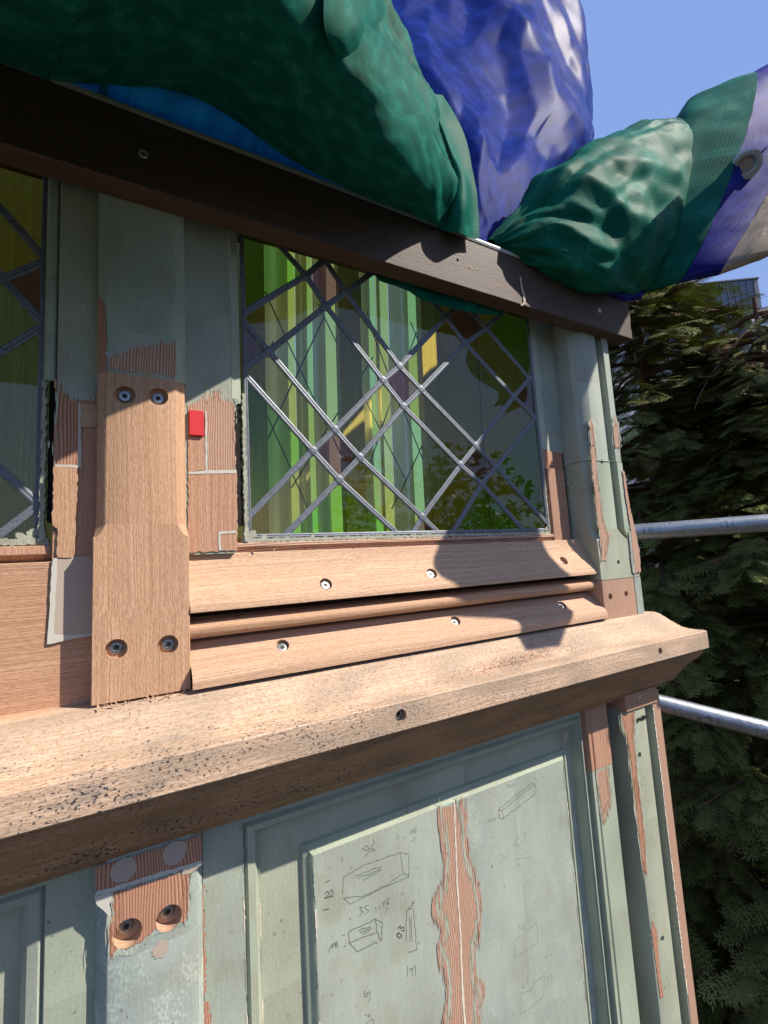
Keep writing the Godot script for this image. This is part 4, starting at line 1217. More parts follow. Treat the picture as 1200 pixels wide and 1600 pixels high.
	# paint broken away along the stile's left edge
	for g in [[[Vector2(0.1134, -0.4853), Vector2(0.1162, -0.4911), Vector2(0.1184, -0.5088), Vector2(0.1185, -0.5376), Vector2(0.1201, -0.562), Vector2(0.1191, -0.5969), Vector2(0.1209, -0.6327), Vector2(0.1196, -0.6737), Vector2(0.1243, -0.6805), Vector2(0.125, -0.7083), Vector2(0.1155, -0.7036), Vector2(0.1139, -0.6527), Vector2(0.1135, -0.5828), Vector2(0.1127, -0.5353)], M.pine_up2], [[Vector2(0.111, -0.4772), Vector2(0.1148, -0.4882), Vector2(0.1147, -0.5266), Vector2(0.1152, -0.56), Vector2(0.1139, -0.583), Vector2(0.1153, -0.6256), Vector2(0.1134, -0.6525), Vector2(0.115, -0.6761), Vector2(0.1112, -0.6743), Vector2(0.1107, -0.6051), Vector2(0.1112, -0.5348)], M.white]]:
		patch(t, "flaked_edge", g[0], -0.0213 if g[1] == M.white else -0.0217, g[1], 0.002, 0.005, Vector2(1, 2))
	t = panel("left hand sage green wall panel, mostly in the shadow of the pilaster", [
		[-1.3, -0.031, -0.405, -0.022], [-1.2, -0.091, -0.425, -0.022], [-1.19, -0.094, -0.428, -0.031], [-1.19, -0.099, -0.433, -0.024], [-1.18, -0.112, -0.446, -0.027], [-1.18, -0.120, -0.454, -0.042], [-1.17, -0.122, -0.456, -0.05],
		[-1.1, -0.20, -0.509, -0.05], [-1.1, -0.202, -0.511, -0.043], [-1.09, -0.207, -0.516, -0.041], [-1.09, -0.208, -0.517, -0.045], [-1.08, -0.214, -0.523, -0.043], [-1.08, -0.217, -0.5265, -0.036], [-1.08, -0.22, -0.529, -0.0345]], yb, [M.paint2, M.paint, M.paint3], M.paint)

	# pilaster under the oak facing
	t = thing("lower_pilaster", "worn lower pilaster, bare reddish wood at its top and two deep screw holes", "pilaster", Vector3(0.04, yb, 0))
	var h0: Vector2 = Vector2(0.0101, -0.5164)
	var h1: Vector2 = Vector2(0.0659, -0.5177)
	bores = MB.new()
	var mb := MB.new()
	var f := extr(mb, 1, bev([Vector2(-0.032, -0.03), Vector2(-0.0315, -0.02), Vector2(-0.015, 0.0), Vector2(0.095, 0.0), Vector2(0.108, -0.006), Vector2(0.1165, -0.018), Vector2(0.1165, -0.03)]), yb, -0.405, [[h0.y, h0.x, 0.0195, 0.02], [h1.y, h1.x, 0.0185, 0.02]])
	obj("shaft", mb, M.worn, t)
	obj("screw_hole", bores, M.oak_h3, t)
	bores = null
	screws(f, t)
	var hs := [[h0, 0.0195], [h1, 0.0185]]
	patch(t, "feathered_paint", [Vector2(-0.0139, -0.4571), Vector2(0.0956, -0.4628), Vector2(0.0966, -0.539), Vector2(0.0482, -0.5345), Vector2(0.0177, -0.5454), Vector2(-0.0134, -0.5416)], 0.0005, M.feather, 0.002, 0.006, Vector2.ONE, "", hs)
	patch(t, "bare_wood", [Vector2(-0.0081, -0.4551), Vector2(0.0956, -0.4595), Vector2(0.0926, -0.5308), Vector2(0.0448, -0.5274), Vector2(0.015, -0.5374), Vector2(-0.0116, -0.5316), Vector2(-0.0134, -0.4916), Vector2(-0.0073, -0.4872)], 0.001, M.pine_up2, 0.002, 0.005, Vector2(0.4, 1.6), "bare reddish striped wood", hs)
	streaks(t, [Vector2(-0.0081, -0.4551), Vector2(0.0956, -0.4595), Vector2(0.0926, -0.5308), Vector2(0.0448, -0.5274), Vector2(0.015, -0.5374), Vector2(-0.0116, -0.5316), Vector2(-0.0134, -0.4916), Vector2(-0.0073, -0.4872)], 0.0013, M.pine_up2, M.paint_flat, 160, 0.012)
	patch(t, "head_block", [Vector2(-0.0308, -0.4117), Vector2(0.1145, -0.4142), Vector2(0.1139, -0.4515), Vector2(-0.0305, -0.4448)], 0.0016, M.pine_up2, 0.0004)
	patch(t, "filler_line", [Vector2(-0.0299, -0.4443), Vector2(0.1132, -0.4512), Vector2(0.1131, -0.458), Vector2(-0.0299, -0.4498)], 0.0022, M.filler_pale, 0.001, 0.004)
	patch(t, "filler_plug", circle(Vector2(0.0052, -0.4271), 0.0172), 0.0026, M.filler, 0.0008)
	patch(t, "filler_plug", circle(Vector2(0.0749, -0.4266), 0.0172), 0.0026, M.filler, 0.0008)
	patch(t, "filler_corner", [Vector2(-0.0292, -0.45), Vector2(-0.0085, -0.4522), Vector2(-0.01, -0.4724), Vector2(-0.0118, -0.4905), Vector2(-0.0215, -0.4755), Vector2(-0.0285, -0.4619)], 0.0017, M.filler_pale, 0.002)
	patch(t, "filler_corner", [Vector2(0.0853, -0.4536), Vector2(0.1124, -0.454), Vector2(0.1077, -0.4614), Vector2(0.0956, -0.4665), Vector2(0.0859, -0.4635)], 0.0017, M.filler, 0.002)
	patch(t, "filler_plug", circle(Vector2(0.0533, -0.5563), 0.0115), 0.0006, M.filler, 0.0015)

	# reeded mullion between the panel and the corner post
	t = thing("reeded_mullion", "narrow moulded mullion, bare patched wood on top and sage paint below", "mullion", Vector3(1.1, yb, -0.03))
	var yj: float = -0.572
	mb = MB.new()
	extr(mb, 1, bev([Vector2(1.05, -0.06), Vector2(1.0535, -0.05), Vector2(1.0565, -0.028), Vector2(1.0705, -0.028), Vector2(1.073, -0.012), Vector2(1.084, -0.012), Vector2(1.087, -0.0165), Vector2(1.09, -0.012), Vector2(1.158, -0.012), Vector2(1.158, -0.05)], 0.0008), yj, -0.405)
	obj("repair_head", mb, M.oak_up2, t)
	mb = MB.new()
	extr(mb, 1, bev([Vector2(1.05, -0.06), Vector2(1.0535, -0.05), Vector2(1.0565, -0.029)], 0.0008), yb, yj)
	obj("bare_edge", mb, M.pine_up2, t)
	mb = MB.new()
	extr(mb, 1, bev([Vector2(1.0565, -0.029), Vector2(1.0705, -0.0288), Vector2(1.073, -0.0128), Vector2(1.084, -0.0128), Vector2(1.087, -0.018), Vector2(1.09, -0.0128), Vector2(1.1575, -0.0128), Vector2(1.1575, -0.05)], 0.0008), yb, yj - 0.0006)
	obj("reeding", mb, M.paint2, t)
	patch(t, "bare_patch", [Vector2(1.0898, -0.5792), Vector2(1.1357, -0.5788), Vector2(1.1364, -0.6238), Vector2(1.1359, -0.6629), Vector2(1.1142, -0.6814), Vector2(1.0954, -0.6984), Vector2(1.0932, -0.6689), Vector2(1.0915, -0.6179)], -0.0122, M.pine_up, 0.0015, 0.004, Vector2(0.6, 2.0))
	streaks(t, [Vector2(1.0898, -0.5792), Vector2(1.1357, -0.5788), Vector2(1.1364, -0.6238), Vector2(1.1359, -0.6629), Vector2(1.1142, -0.6814), Vector2(1.0954, -0.6984), Vector2(1.0932, -0.6689), Vector2(1.0915, -0.6179)], -0.0119, M.pine_up, M.paint_flat, 120, 0.02)
	patch(t, "cream_edge", [Vector2(1.058, -0.62), Vector2(1.0625, -0.62), Vector2(1.062, -0.9), Vector2(1.063, -1.2), Vector2(1.0575, -1.2)], -0.0282, M.white, 0.001, 0.008, Vector2(1, 3))

	# lower corner post
	t = thing("corner_post", "lower corner post in sage paint with bare reddish edges and a wood cap block", "post", Vector3(1.28, yb, -0.02))
	mb = MB.new()
	extr(mb, 1, bev([Vector2(1.205, -0.08), Vector2(1.205, -0.012), Vector2(1.2065, 0.008), Vector2(1.209, 0.01), Vector2(1.294, 0.01), Vector2(1.324, -0.022), Vector2(1.3295, -0.022), Vector2(1.3295, 0.01), Vector2(1.333, 0.0105)]), yb, -0.41, [[-0.5645, 1.2466, 0.0075, 0.03], [-1.0308, 1.2533, 0.0075, 0.03]])
	obj("shaft", mb, M.paint3, t)
	mb = MB.new()
	extr(mb, 1, bev([Vector2(1.3335, 0.0), Vector2(1.3335, 0.0112), Vector2(1.3675, 0.0112), Vector2(1.3675, -0.1)]), yb, -0.41)
	obj("bare_edge", mb, M.pine_up, t)
	patch(t, "bare_arris", [Vector2(1.1878, -0.45), Vector2(1.247, -0.4492), Vector2(1.2367, -0.4717), Vector2(1.233, -0.5081), Vector2(1.2255, -0.5165), Vector2(1.2276, -0.5472), Vector2(1.2243, -0.593), Vector2(1.2247, -0.6261), Vector2(1.2262, -0.679), Vector2(1.2257, -0.7244), Vector2(1.2273, -0.7733), Vector2(1.2212, -0.8255), Vector2(1.2185, -0.8499), Vector2(1.2014, -0.8439), Vector2(1.2035, -0.7656), Vector2(1.2041, -0.7114), Vector2(1.201, -0.6523), Vector2(1.2011, -0.5936), Vector2(1.2015, -0.5211), Vector2(1.1919, -0.4823), Vector2(1.1844, -0.474)], 0.0112, M.pine_up2, 0.0015, 0.004, Vector2(1, 2))
	streaks(t, [Vector2(1.1878, -0.45), Vector2(1.247, -0.4492), Vector2(1.2367, -0.4717), Vector2(1.233, -0.5081), Vector2(1.2255, -0.5165), Vector2(1.2276, -0.5472), Vector2(1.2243, -0.593), Vector2(1.2247, -0.6261), Vector2(1.2262, -0.679), Vector2(1.2257, -0.7244), Vector2(1.2273, -0.7733), Vector2(1.2212, -0.8255), Vector2(1.2185, -0.8499), Vector2(1.2014, -0.8439), Vector2(1.2035, -0.7656), Vector2(1.2041, -0.7114), Vector2(1.201, -0.6523), Vector2(1.2011, -0.5936), Vector2(1.2015, -0.5211), Vector2(1.1919, -0.4823), Vector2(1.1844, -0.474)], 0.0116, M.pine_up2, M.paint_flat, 260, 0.022)
	patch(t, "bare_arris", [Vector2(1.2204, -0.9731), Vector2(1.2336, -1.005), Vector2(1.2268, -1.0916), Vector2(1.2297, -1.1603), Vector2(1.2153, -1.1535), Vector2(1.2135, -1.0753), Vector2(1.2108, -0.9905)], 0.0112, M.pine_up2, 0.001, 0.005)
	patch(t, "chipped_paint", [Vector2(1.2475, -0.4705), Vector2(1.2783, -0.4666), Vector2(1.3018, -0.4714), Vector2(1.2879, -0.479), Vector2(1.264, -0.4774), Vector2(1.2482, -0.4792)], 0.0114, M.hollow, 0.002, 0.003)
	patch(t, "cream_edge", [Vector2(1.3305, -0.43), Vector2(1.3338, -0.43), Vector2(1.334, -0.6), Vector2(1.3332, -0.8), Vector2(1.3345, -1.2), Vector2(1.3305, -1.2)], 0.0117, M.white, 0.0012, 0.005)
	mb = MB.new()
	var yk: float = -0.4431
	mb.box(Vector3(1.2035, yk, -0.08), Vector3(1.352, -0.398, 0.0155), 0.002)
	obj("cap_block", mb, M.oak_red, t)
	var pf: Vector2 = Vector2(1.2682, -0.4122)
	patch(t, "broken_plug", [pf + Vector2(-0.005, -0.007), pf + Vector2(0.004, -0.005), pf + Vector2(0.006, 0.008), pf + Vector2(0.001, 0.001), pf + Vector2(-0.004, 0.006)], 0.0161, M.filler_pale, 0.001)


# ---------------------------------------------------------------- leaded lights
func meet(a: Array, b: Array) -> Vector2:
	for i in a.size() - 1:
		for j in b.size() - 1:
			var q = Geometry2D.segment_intersects_segment(a[i], a[i + 1], b[j], b[j + 1])
			if q != null:
				return q
	return Vector2(NAN, NAN)


func longer(l: Array) -> Array:
	var n := l.size()
	var out := [l[0] + ((l[0] as Vector2) - l[-1]).normalized() * 2.0]
	out.append_array(l)
	out.append(l[n - 1] + ((l[n - 1] as Vector2) - l[0]).normalized() * 2.0)
	return out


func came(mb: MB, a: Vector2, b: Vector2, z: float, w := 0.0068) -> void:
	var d := (b - a).normalized()
	var s := Vector2(-d.y, d.x)
	var prof := [Vector2(-w, 0.0), Vector2(-w * 0.92, 0.0022), Vector2(-w * 0.45, 0.0034), Vector2(0, 0.0028), Vector2(w * 0.45, 0.0034), Vector2(w * 0.92, 0.0022), Vector2(w, 0.0)]
	var n := maxi(1, int(a.distance_to(b) / 0.02))
	for k in n:
		var p := a.lerp(b, float(k) / n)
		var q := a.lerp(b, float(k + 1) / n)
		var jp := Vector2(nz.get_noise_2d(p.x * 40.0, p.y * 40.0), 0) * 0.0005
		var jq := Vector2(nz.get_noise_2d(q.x * 40.0, q.y * 40.0), 0) * 0.0005
		for i in prof.size() - 1:
			var u: Vector2 = prof[i]
			var v: Vector2 = prof[i + 1]
			var e := v - u
			var nn := Vector3(-e.y * s.x, -e.y * s.y, e.x).normalized()
			var p0 := p + s * u.x + jp
			var p1 := p + s * v.x + jp
			var q0 := q + s * u.x + jq
			var q1 := q + s * v.x + jq
			mb.quad(Vector3(p0.x, p0.y, z + u.y), Vector3(q0.x, q0.y, z + u.y), Vector3(q1.x, q1.y, z + v.y), Vector3(p1.x, p1.y, z + v.y), nn)


func pane(t: Node3D, pts: PackedVector2Array, z: float, mat: Material) -> void:
	if pts.size() < 3:
		return
	var mb := MB.new()
	var c := Vector2.ZERO
	for p in pts:
		c += p
	c /= pts.size()
	mb.prism(pts, -0.0015, 0.0015)
	# no two pieces of old glass lie quite flat
	var sx := rng.randf_range(-0.012, 0.012)
	var sy := rng.randf_range(-0.012, 0.012)
	for i in mb.v.size():
		var q := mb.v[i]
		mb.v[i].z = z + q.z + (q.x - c.x) * sx + (q.y - c.y) * sy
		mb.n[i] = (mb.n[i] + Vector3(-sx, -sy, 0) * signf(mb.n[i].z)).normalized()
	obj("pane", mb, mat, t)


func windows() -> void:
	var z := -0.06
	var green := glass(Color(0.55, 0.90, 0.16))
	var pale := [glass(Color(0.84, 0.95, 0.72)), glass(Color(0.82, 0.94, 0.66)), glass(Color(0.86, 0.95, 0.76))]
	var amber := [glass(Color(0.97, 0.86, 0.32)), glass(Color(0.97, 0.83, 0.25)), glass(Color(0.95, 0.88, 0.42))]
	var plum := glass(Color(0.62, 0.30, 0.34))
	var t := thing("leaded_window", "diamond leaded window of green, amber and plum glass right of the oak post", "window", Vector3(0.63, 0.06, z))
	var down := [
		[Vector2(0.2208, 0.3908), Vector2(0.354, 0.248), Vector2(0.412, 0.1871), Vector2(0.5517, 0.0693)], [Vector2(0.2155, 0.5113), Vector2(0.2652, 0.4549), Vector2(0.4078, 0.2986), Vector2(0.4657, 0.2399), Vector2(0.6239, 0.1044), Vector2(0.6695, 0.0671)], [Vector2(0.3003, 0.6996), Vector2(0.3552, 0.6466), Vector2(0.4007, 0.5852), Vector2(0.5394, 0.4294), Vector2(0.5895, 0.3741), Vector2(0.7544, 0.2362), Vector2(0.8191, 0.1916), Vector2(0.9797, 0.0613)],
		[Vector2(0.4074, 0.6948), Vector2(0.4529, 0.6318), Vector2(0.5889, 0.4719), Vector2(0.6459, 0.4237), Vector2(0.8064, 0.2947), Vector2(0.8728, 0.2388), Vector2(1.0521, 0.1074)], [Vector2(0.7382, 0.6377), Vector2(0.8017, 0.5731), Vector2(0.9646, 0.4476), Vector2(1.0354, 0.3986)], [Vector2(0.8355, 0.6676), Vector2(0.8818, 0.6332), Vector2(1.0281, 0.5146)]]
	var up := [
		[Vector2(0.2159, 0.5265), Vector2(0.3552, 0.6466), Vector2(0.4006, 0.6963)], [Vector2(0.2214, 0.4144), Vector2(0.2741, 0.4596), Vector2(0.4007, 0.5852), Vector2(0.4529, 0.6318), Vector2(0.5189, 0.6948)], [Vector2(0.2298, 0.1136), Vector2(0.354, 0.248), Vector2(0.4078, 0.2986), Vector2(0.5356, 0.4288), Vector2(0.5891, 0.4755), Vector2(0.7375, 0.6298)], [Vector2(0.3044, 0.0739), Vector2(0.412, 0.1871), Vector2(0.4657, 0.2399), Vector2(0.5892, 0.3706), Vector2(0.6459, 0.4237), Vector2(0.8017, 0.5731), Vector2(0.8818, 0.6332), Vector2(0.9736, 0.6991)],
		[Vector2(0.6015, 0.0716), Vector2(0.6239, 0.1044), Vector2(0.7548, 0.2399), Vector2(0.8112, 0.295), Vector2(0.9646, 0.4476), Vector2(1.0264, 0.5017)], [Vector2(0.7163, 0.0697), Vector2(0.8191, 0.1916), Vector2(0.8728, 0.2388), Vector2(1.0332, 0.3818)]]
	var far := Vector2(-0.7, -0.7)
	down.push_front([down[0][0] + far, down[0][-1] + far])
	down.append([down[-1][0] - far, down[-1][-1] - far])
	far = Vector2(-0.7, 0.7)
	up.push_front([up[0][0] + far, up[0][-1] + far])
	up.append([up[-1][0] - far, up[-1][-1] - far])
	for i in down.size():
		down[i] = longer(down[i])
	for j in up.size():
		up[j] = longer(up[j])
	var N := []
	for i in down.size():
		var row := []
		for j in up.size():
			row.append(meet(down[i], up[j]))
		N.append(row)
	var rect := PackedVector2Array([Vector2(0.214, 0.064), Vector2(1.05, 0.064), Vector2(1.05, 0.725), Vector2(0.214, 0.725)])
	for i in down.size() - 1:
		for j in up.size() - 1:
			var q := PackedVector2Array([N[i][j], N[i + 1][j], N[i + 1][j + 1], N[i][j + 1]])
			if is_nan(q[0].x + q[1].x + q[2].x + q[3].x):
				continue
			var ni := i % 2 == 1
			var nj := j % 2 == 1
			var m: Material = plum if ni and nj else (amber[(i + j) % 3] if ni or nj else pale[(i * 2 + j) % 3])
			if not ni and not nj and (i == 0 or j == 0 or i == 6 or j == 6):
				m = green
			for w in Geometry2D.intersect_polygons(q, rect):
				pane(t, w, z, m)
	for i in range(1, down.size() - 1):
		var mb := MB.new()
		for j in up.size() - 1:
			for s in Geometry2D.intersect_polyline_with_polygon(PackedVector2Array([N[i][j], N[i][j + 1]]), rect):
				came(mb, s[0], s[1], z + 0.0018)
		obj("lead_came", mb, M.lead, t)
	for j in range(1, up.size() - 1):
		var mb := MB.new()
		for i in down.size() - 1:
			for s in Geometry2D.intersect_polyline_with_polygon(PackedVector2Array([N[i][j], N[i + 1][j]]), rect):
				came(mb, s[0], s[1], z + 0.0012)
		obj("lead_came", mb, M.lead, t)
	for i in range(1, down.size() - 1):
		for j in range(1, up.size() - 1):
			if Geometry2D.is_point_in_polygon(N[i][j], rect):
				var mb := MB.new()
				mb.lathe([Vector2(0, 0.0052), Vector2(0.005, 0.0052), Vector2(0.0095, 0.0038), Vector2(0.013, 0.001)], Vector3(N[i][j].x, N[i][j].y, z + 0.001), Vector3.BACK, 14)
				obj("solder_joint", mb, M.lead, t)
	# lead edge, putty and the frame's bottom bar
	var mb := MB.new()
	for s in [[Vector2(0.2165, 0.067), Vector2(0.2165, 0.72)], [Vector2(1.0475, 0.067), Vector2(1.0475, 0.72)], [Vector2(0.214, 0.068), Vector2(1.05, 0.068)]]:
		came(mb, s[0], s[1], z + 0.0022, 0.0045)
	obj("edge_lead", mb, M.lead, t)
	mb = MB.new()
	mb.prism(jag([Vector2(0.205, 0.058), Vector2(0.2125, 0.058), Vector2(0.213, 0.35), Vector2(0.207, 0.35)], 0.0012, 0.005), z - 0.004, z + 0.012)
	mb.prism(jag([Vector2(0.2, 0.056), Vector2(1.052, 0.056), Vector2(1.052, 0.0625), Vector2(0.2, 0.064)], 0.0012, 0.005), z - 0.004, z + 0.008)
	mb.prism(jag([Vector2(1.0505, 0.06), Vector2(1.055, 0.06), Vector2(1.054, 0.55), Vector2(1.051, 0.55)], 0.0009, 0.005), z - 0.004, z + 0.006)
	obj("putty", mb, M.putty, t)
	for c in [[Vector2(0.222, 0.072), 0.008], [Vector2(0.243, 0.067), 0.006], [Vector2(0.345, 0.066), 0.005], [Vector2(1.04, 0.07), 0.006]]:
		mb = MB.new()
		mb.poly(jag(circle(c[0], c[1], 14), 0.0015, 0.003), z + 0.0062)
		obj("putty_smear", mb, M.putty, t)
	mb = MB.new()
	extr(mb, 0, bev([Vector2(-0.07, 0.056), Vector2(-0.05, 0.0555), Vector2(-0.049, 0.047), Vector2(-0.056, 0.045), Vector2(-0.058, 0.036)]), 0.19, 1.062)
	obj("bottom_bar", mb, M.pine_h, t)

	t = thing("leaded_window", "edge of a second leaded window, left of the oak post, mostly dark glass", "window", Vector3(-0.3, 0.06, z))
	var lines := [[Vector2(-0.1762, 0.6223), Vector2(-0.1161, 0.5509)], [Vector2(-0.1729, 0.4931), Vector2(-0.1174, 0.5407)], [Vector2(-0.1633, 0.4919), Vector2(-0.1169, 0.4355)], [Vector2(-0.1697, 0.3716), Vector2(-0.1181, 0.4239)], [Vector2(-0.1648, 0.1828), Vector2(-0.1169, 0.1292)], [Vector2(-0.1622, 0.0793), Vector2(-0.1168, 0.1234)]]
	rect = PackedVector2Array([Vector2(-0.62, 0.07), Vector2(-0.113, 0.07), Vector2(-0.113, 0.725), Vector2(-0.62, 0.725)])
	var cells := [rect]
	for l in lines:
		var next := []
		var a: Vector2 = l[0]
		var d: Vector2 = ((l[1] as Vector2) - a).normalized() * 5.0
		var s := Vector2(-d.y, d.x)
		for q in cells:
			next.append_array(Geometry2D.intersect_polygons(q, PackedVector2Array([a - d, a + d, a + d + s, a - d + s])))
			next.append_array(Geometry2D.intersect_polygons(q, PackedVector2Array([a - d, a + d, a + d - s, a - d - s])))
		cells = next
	for q in cells:
		var c := Vector2.ZERO
		for p in q:
			c += p
		c /= q.size()
		var m: Material = amber[1] if c.y > 0.52 else (plum if c.y > 0.46 else (pale[2] if c.y > 0.2 else amber[0]))
		pane(t, q, z, m)
	for l in lines:
		mb = MB.new()
		for s in Geometry2D.intersect_polyline_with_polygon(PackedVector2Array([l[0] + ((l[0] as Vector2) - l[1]) * 6.0, l[1] + ((l[1] as Vector2) - l[0]) * 1.0]), rect):
			came(mb, s[0], s[1], z + 0.0018)
		obj("lead_came", mb, M.lead, t)
	mb = MB.new()
	came(mb, Vector2(-0.1155, 0.07), Vector2(-0.1155, 0.72), z + 0.002, 0.0045)
	obj("edge_lead", mb, M.lead, t)
	mb = MB.new()
	mb.prism(jag([Vector2(-0.113, 0.066), Vector2(-0.105, 0.066), Vector2(-0.107, 0.335), Vector2(-0.112, 0.335)], 0.0012, 0.005), z - 0.004, z + 0.012)
	mb.prism(jag([Vector2(-0.6, 0.062), Vector2(-0.1, 0.062), Vector2(-0.1, 0.072), Vector2(-0.6, 0.072)], 0.0012, 0.005), z - 0.004, z + 0.009)
	obj("putty", mb, M.putty, t)
	for c in [[Vector2(-0.121, 0.08), 0.008], [Vector2(-0.135, 0.076), 0.006]]:
		mb = MB.new()
		mb.poly(jag(circle(c[0], c[1], 14), 0.0015, 0.003), z + 0.0062)
		obj("putty_smear", mb, M.putty, t)
	mb = MB.new()
	mb.box(Vector3(-0.104, 0.1, -0.09), Vector3(-0.094, 0.335, -0.058), 0.001)
	obj("dark_slot", mb, M.hollow, t)


func interior() -> void:
	# what shows through the coloured glass: an inner lining of upright boards with gaps to the daylight behind, and its leaded panes
	var t := thing("inner_lining", "upright olive boards with bright gaps, seen dimly through the coloured glass", "lining", Vector3(0.8, 0.0, -0.5))
	var xs := [-1.25, 0.3343, 0.3528, 0.3818, 0.4131, 0.4308, 0.4542, 0.4873, 0.544, 0.6152, 0.6459, 0.6604, 0.692, 0.7506, 0.8138, 0.8723, 0.8735, 1.0404, 1.0417, 1.36]
	var wm := tri_mat(T.oak_up, T.oak_up_h, Vector3(1.0 / 0.325, 1.0 / 0.65, 1.0 / 0.325), Vector3(0.5, 0.2, 0.3), 0.7, 0.03, Color(1.0, 1.15, 0.95))
	var k := 0
	# pleated pale curtains hang in the left part, lit from behind
	var cloth_ := std(Color(0.95, 0.93, 0.52), 0.85, 0.2)
	cloth_.backlight_enabled = true
	cloth_.backlight = Color(1.0, 1.0, 1.0)
	var yellow := glass(Color(0.96, 0.95, 0.58))
	var lime := glass(Color(0.86, 0.97, 0.62))
	var gaps := [0.4023, 0.426, 0.4593, 0.4782, 0.5128, 0.5602, 0.6553, 0.6757, 0.6898, 0.7228, 0.7909, 0.8499]
	for i in range(0, gaps.size(), 2):
		var gp := MB.new()
		gp.box(Vector3(gaps[i] - 0.006, 0.0, -0.592), Vector3(gaps[i + 1] + 0.006, 1.04, -0.589), 0.0003)
		obj("bright_pane", gp, lime if i % 4 else yellow, t)
	for e in [[0.3268, gaps[0]], [gaps[1], gaps[2]], [gaps[3], gaps[4]], [gaps[5], gaps[6]], [gaps[7], gaps[8]], [gaps[9], gaps[10]], [gaps[11], 0.879]]:
		var cb := MB.new()
		var n := int((e[1] - e[0]) / 0.003)
		var px := []
		for i in n + 1:
			var x := lerpf(e[0], e[1], float(i) / n)
			px.append(Vector3(x, 0.0, -0.565 + 0.014 * sin(x * 150.0 + 2.5 * nz.get_noise_1d(x * 9.0)) + 0.01 * nz2.get_noise_1d(x * 30.0)))
		for i in n:
			var d: Vector3 = px[i + 1] - px[i]
			var nn := Vector3(-d.z, 0, d.x).normalized()
			cb.quad(px[i], px[i + 1], px[i + 1] + Vector3(0.004, 1.04, 0), px[i] + Vector3(0.004, 1.04, 0), nn)
		obj("curtain", cb, cloth_, t)
	while k < xs.size() - 1:
		if k in [2, 4, 6, 10, 12]:
			k += 2
			continue
		var mb := MB.new()
		mb.box(Vector3(xs[k], 0.0, -0.54), Vector3(xs[k + 1] - 0.0015, 1.02, -0.5 + 0.012 * ((k / 2) % 2)), 0.002)
		obj("board", mb, wm, t)
		k += 2
	var mb := MB.new()
	mb.box(Vector3(-1.3, -0.02, -0.6), Vector3(1.33, 0.0, -0.1), 0.002)
	obj("floor_board", mb, wm, t)
	mb = MB.new()
	mb.box(Vector3(0.19, 0.052, -0.2), Vector3(1.06, 0.067, -0.075), 0.002)
	obj("inner_sill", mb, oak(false, Vector3(0.3, 0.3, 0.3), Color(1.0, 0.85, 0.6)), t)
	# thin leads crossing the gaps
	mb = MB.new()
	for i in 7:
		var x := 0.1 + i * 0.15
		mb.tube([Vector3(x, 0.1 + 0.06 * (i % 3), -0.53), Vector3(x + 0.26, 0.62 + 0.1 * (i % 2), -0.53)], [0.002, 0.002], 5)
		mb.tube([Vector3(x + 0.2, 0.1 + 0.05 * (i % 4), -0.53), Vector3(x - 0.06, 0.75, -0.53)], [0.002, 0.002], 5)
	obj("thin_lead", mb, M.lead, t).set_meta("kind", "stuff")
	# the bay's right-hand return has a leaded light of its own
	t = thing("return_window", "leaded light in the return side of the bay, glimpsed green through the right panes", "window", Vector3(1.33, 0.0, -0.3))
	for e in [[-0.15, -0.1], [-0.5, -0.44]]:
		mb = MB.new()
		mb.box(Vector3(1.31, 0.0, e[0]), Vector3(1.335, 1.0, e[1]), 0.002)
		obj("jamb", mb, wm, t)
	mb = MB.new()
	mb.box(Vector3(1.31, 0.0, -0.44), Vector3(1.335, 0.06, -0.15), 0.002)
	obj("sill", mb, wm, t)
	mb = MB.new()
	mb.box(Vector3(1.31, 0.86, -0.48), Vector3(1.335, 1.35, -0.12), 0.002)
	obj("head", mb, wm, t)
	var gm := [glass(Color(0.55, 0.85, 0.3)), glass(Color(0.85, 0.8, 0.4)), glass(Color(0.8, 0.9, 0.7))]
	for i in 4:
		mb = MB.new()
		mb.box(Vector3(1.321, 0.06 + 0.2 * i, -0.44), Vector3(1.324, 0.26 + 0.2 * i, -0.15), 0.0004)
		obj("pane", mb, gm[i % 3], t)
		mb = MB.new()
		mb.tube([Vector3(1.318, 0.06 + 0.2 * i, -0.44), Vector3(1.318, 0.26 + 0.2 * i, -0.15)], [0.0045, 0.0045], 6)
		obj("lead_came", mb, M.lead, t)
		mb = MB.new()
		mb.tube([Vector3(1.317, 0.26 + 0.2 * i, -0.44), Vector3(1.317, 0.06 + 0.2 * i, -0.15)], [0.0045, 0.0045], 6)
		obj("lead_came", mb, M.lead, t)


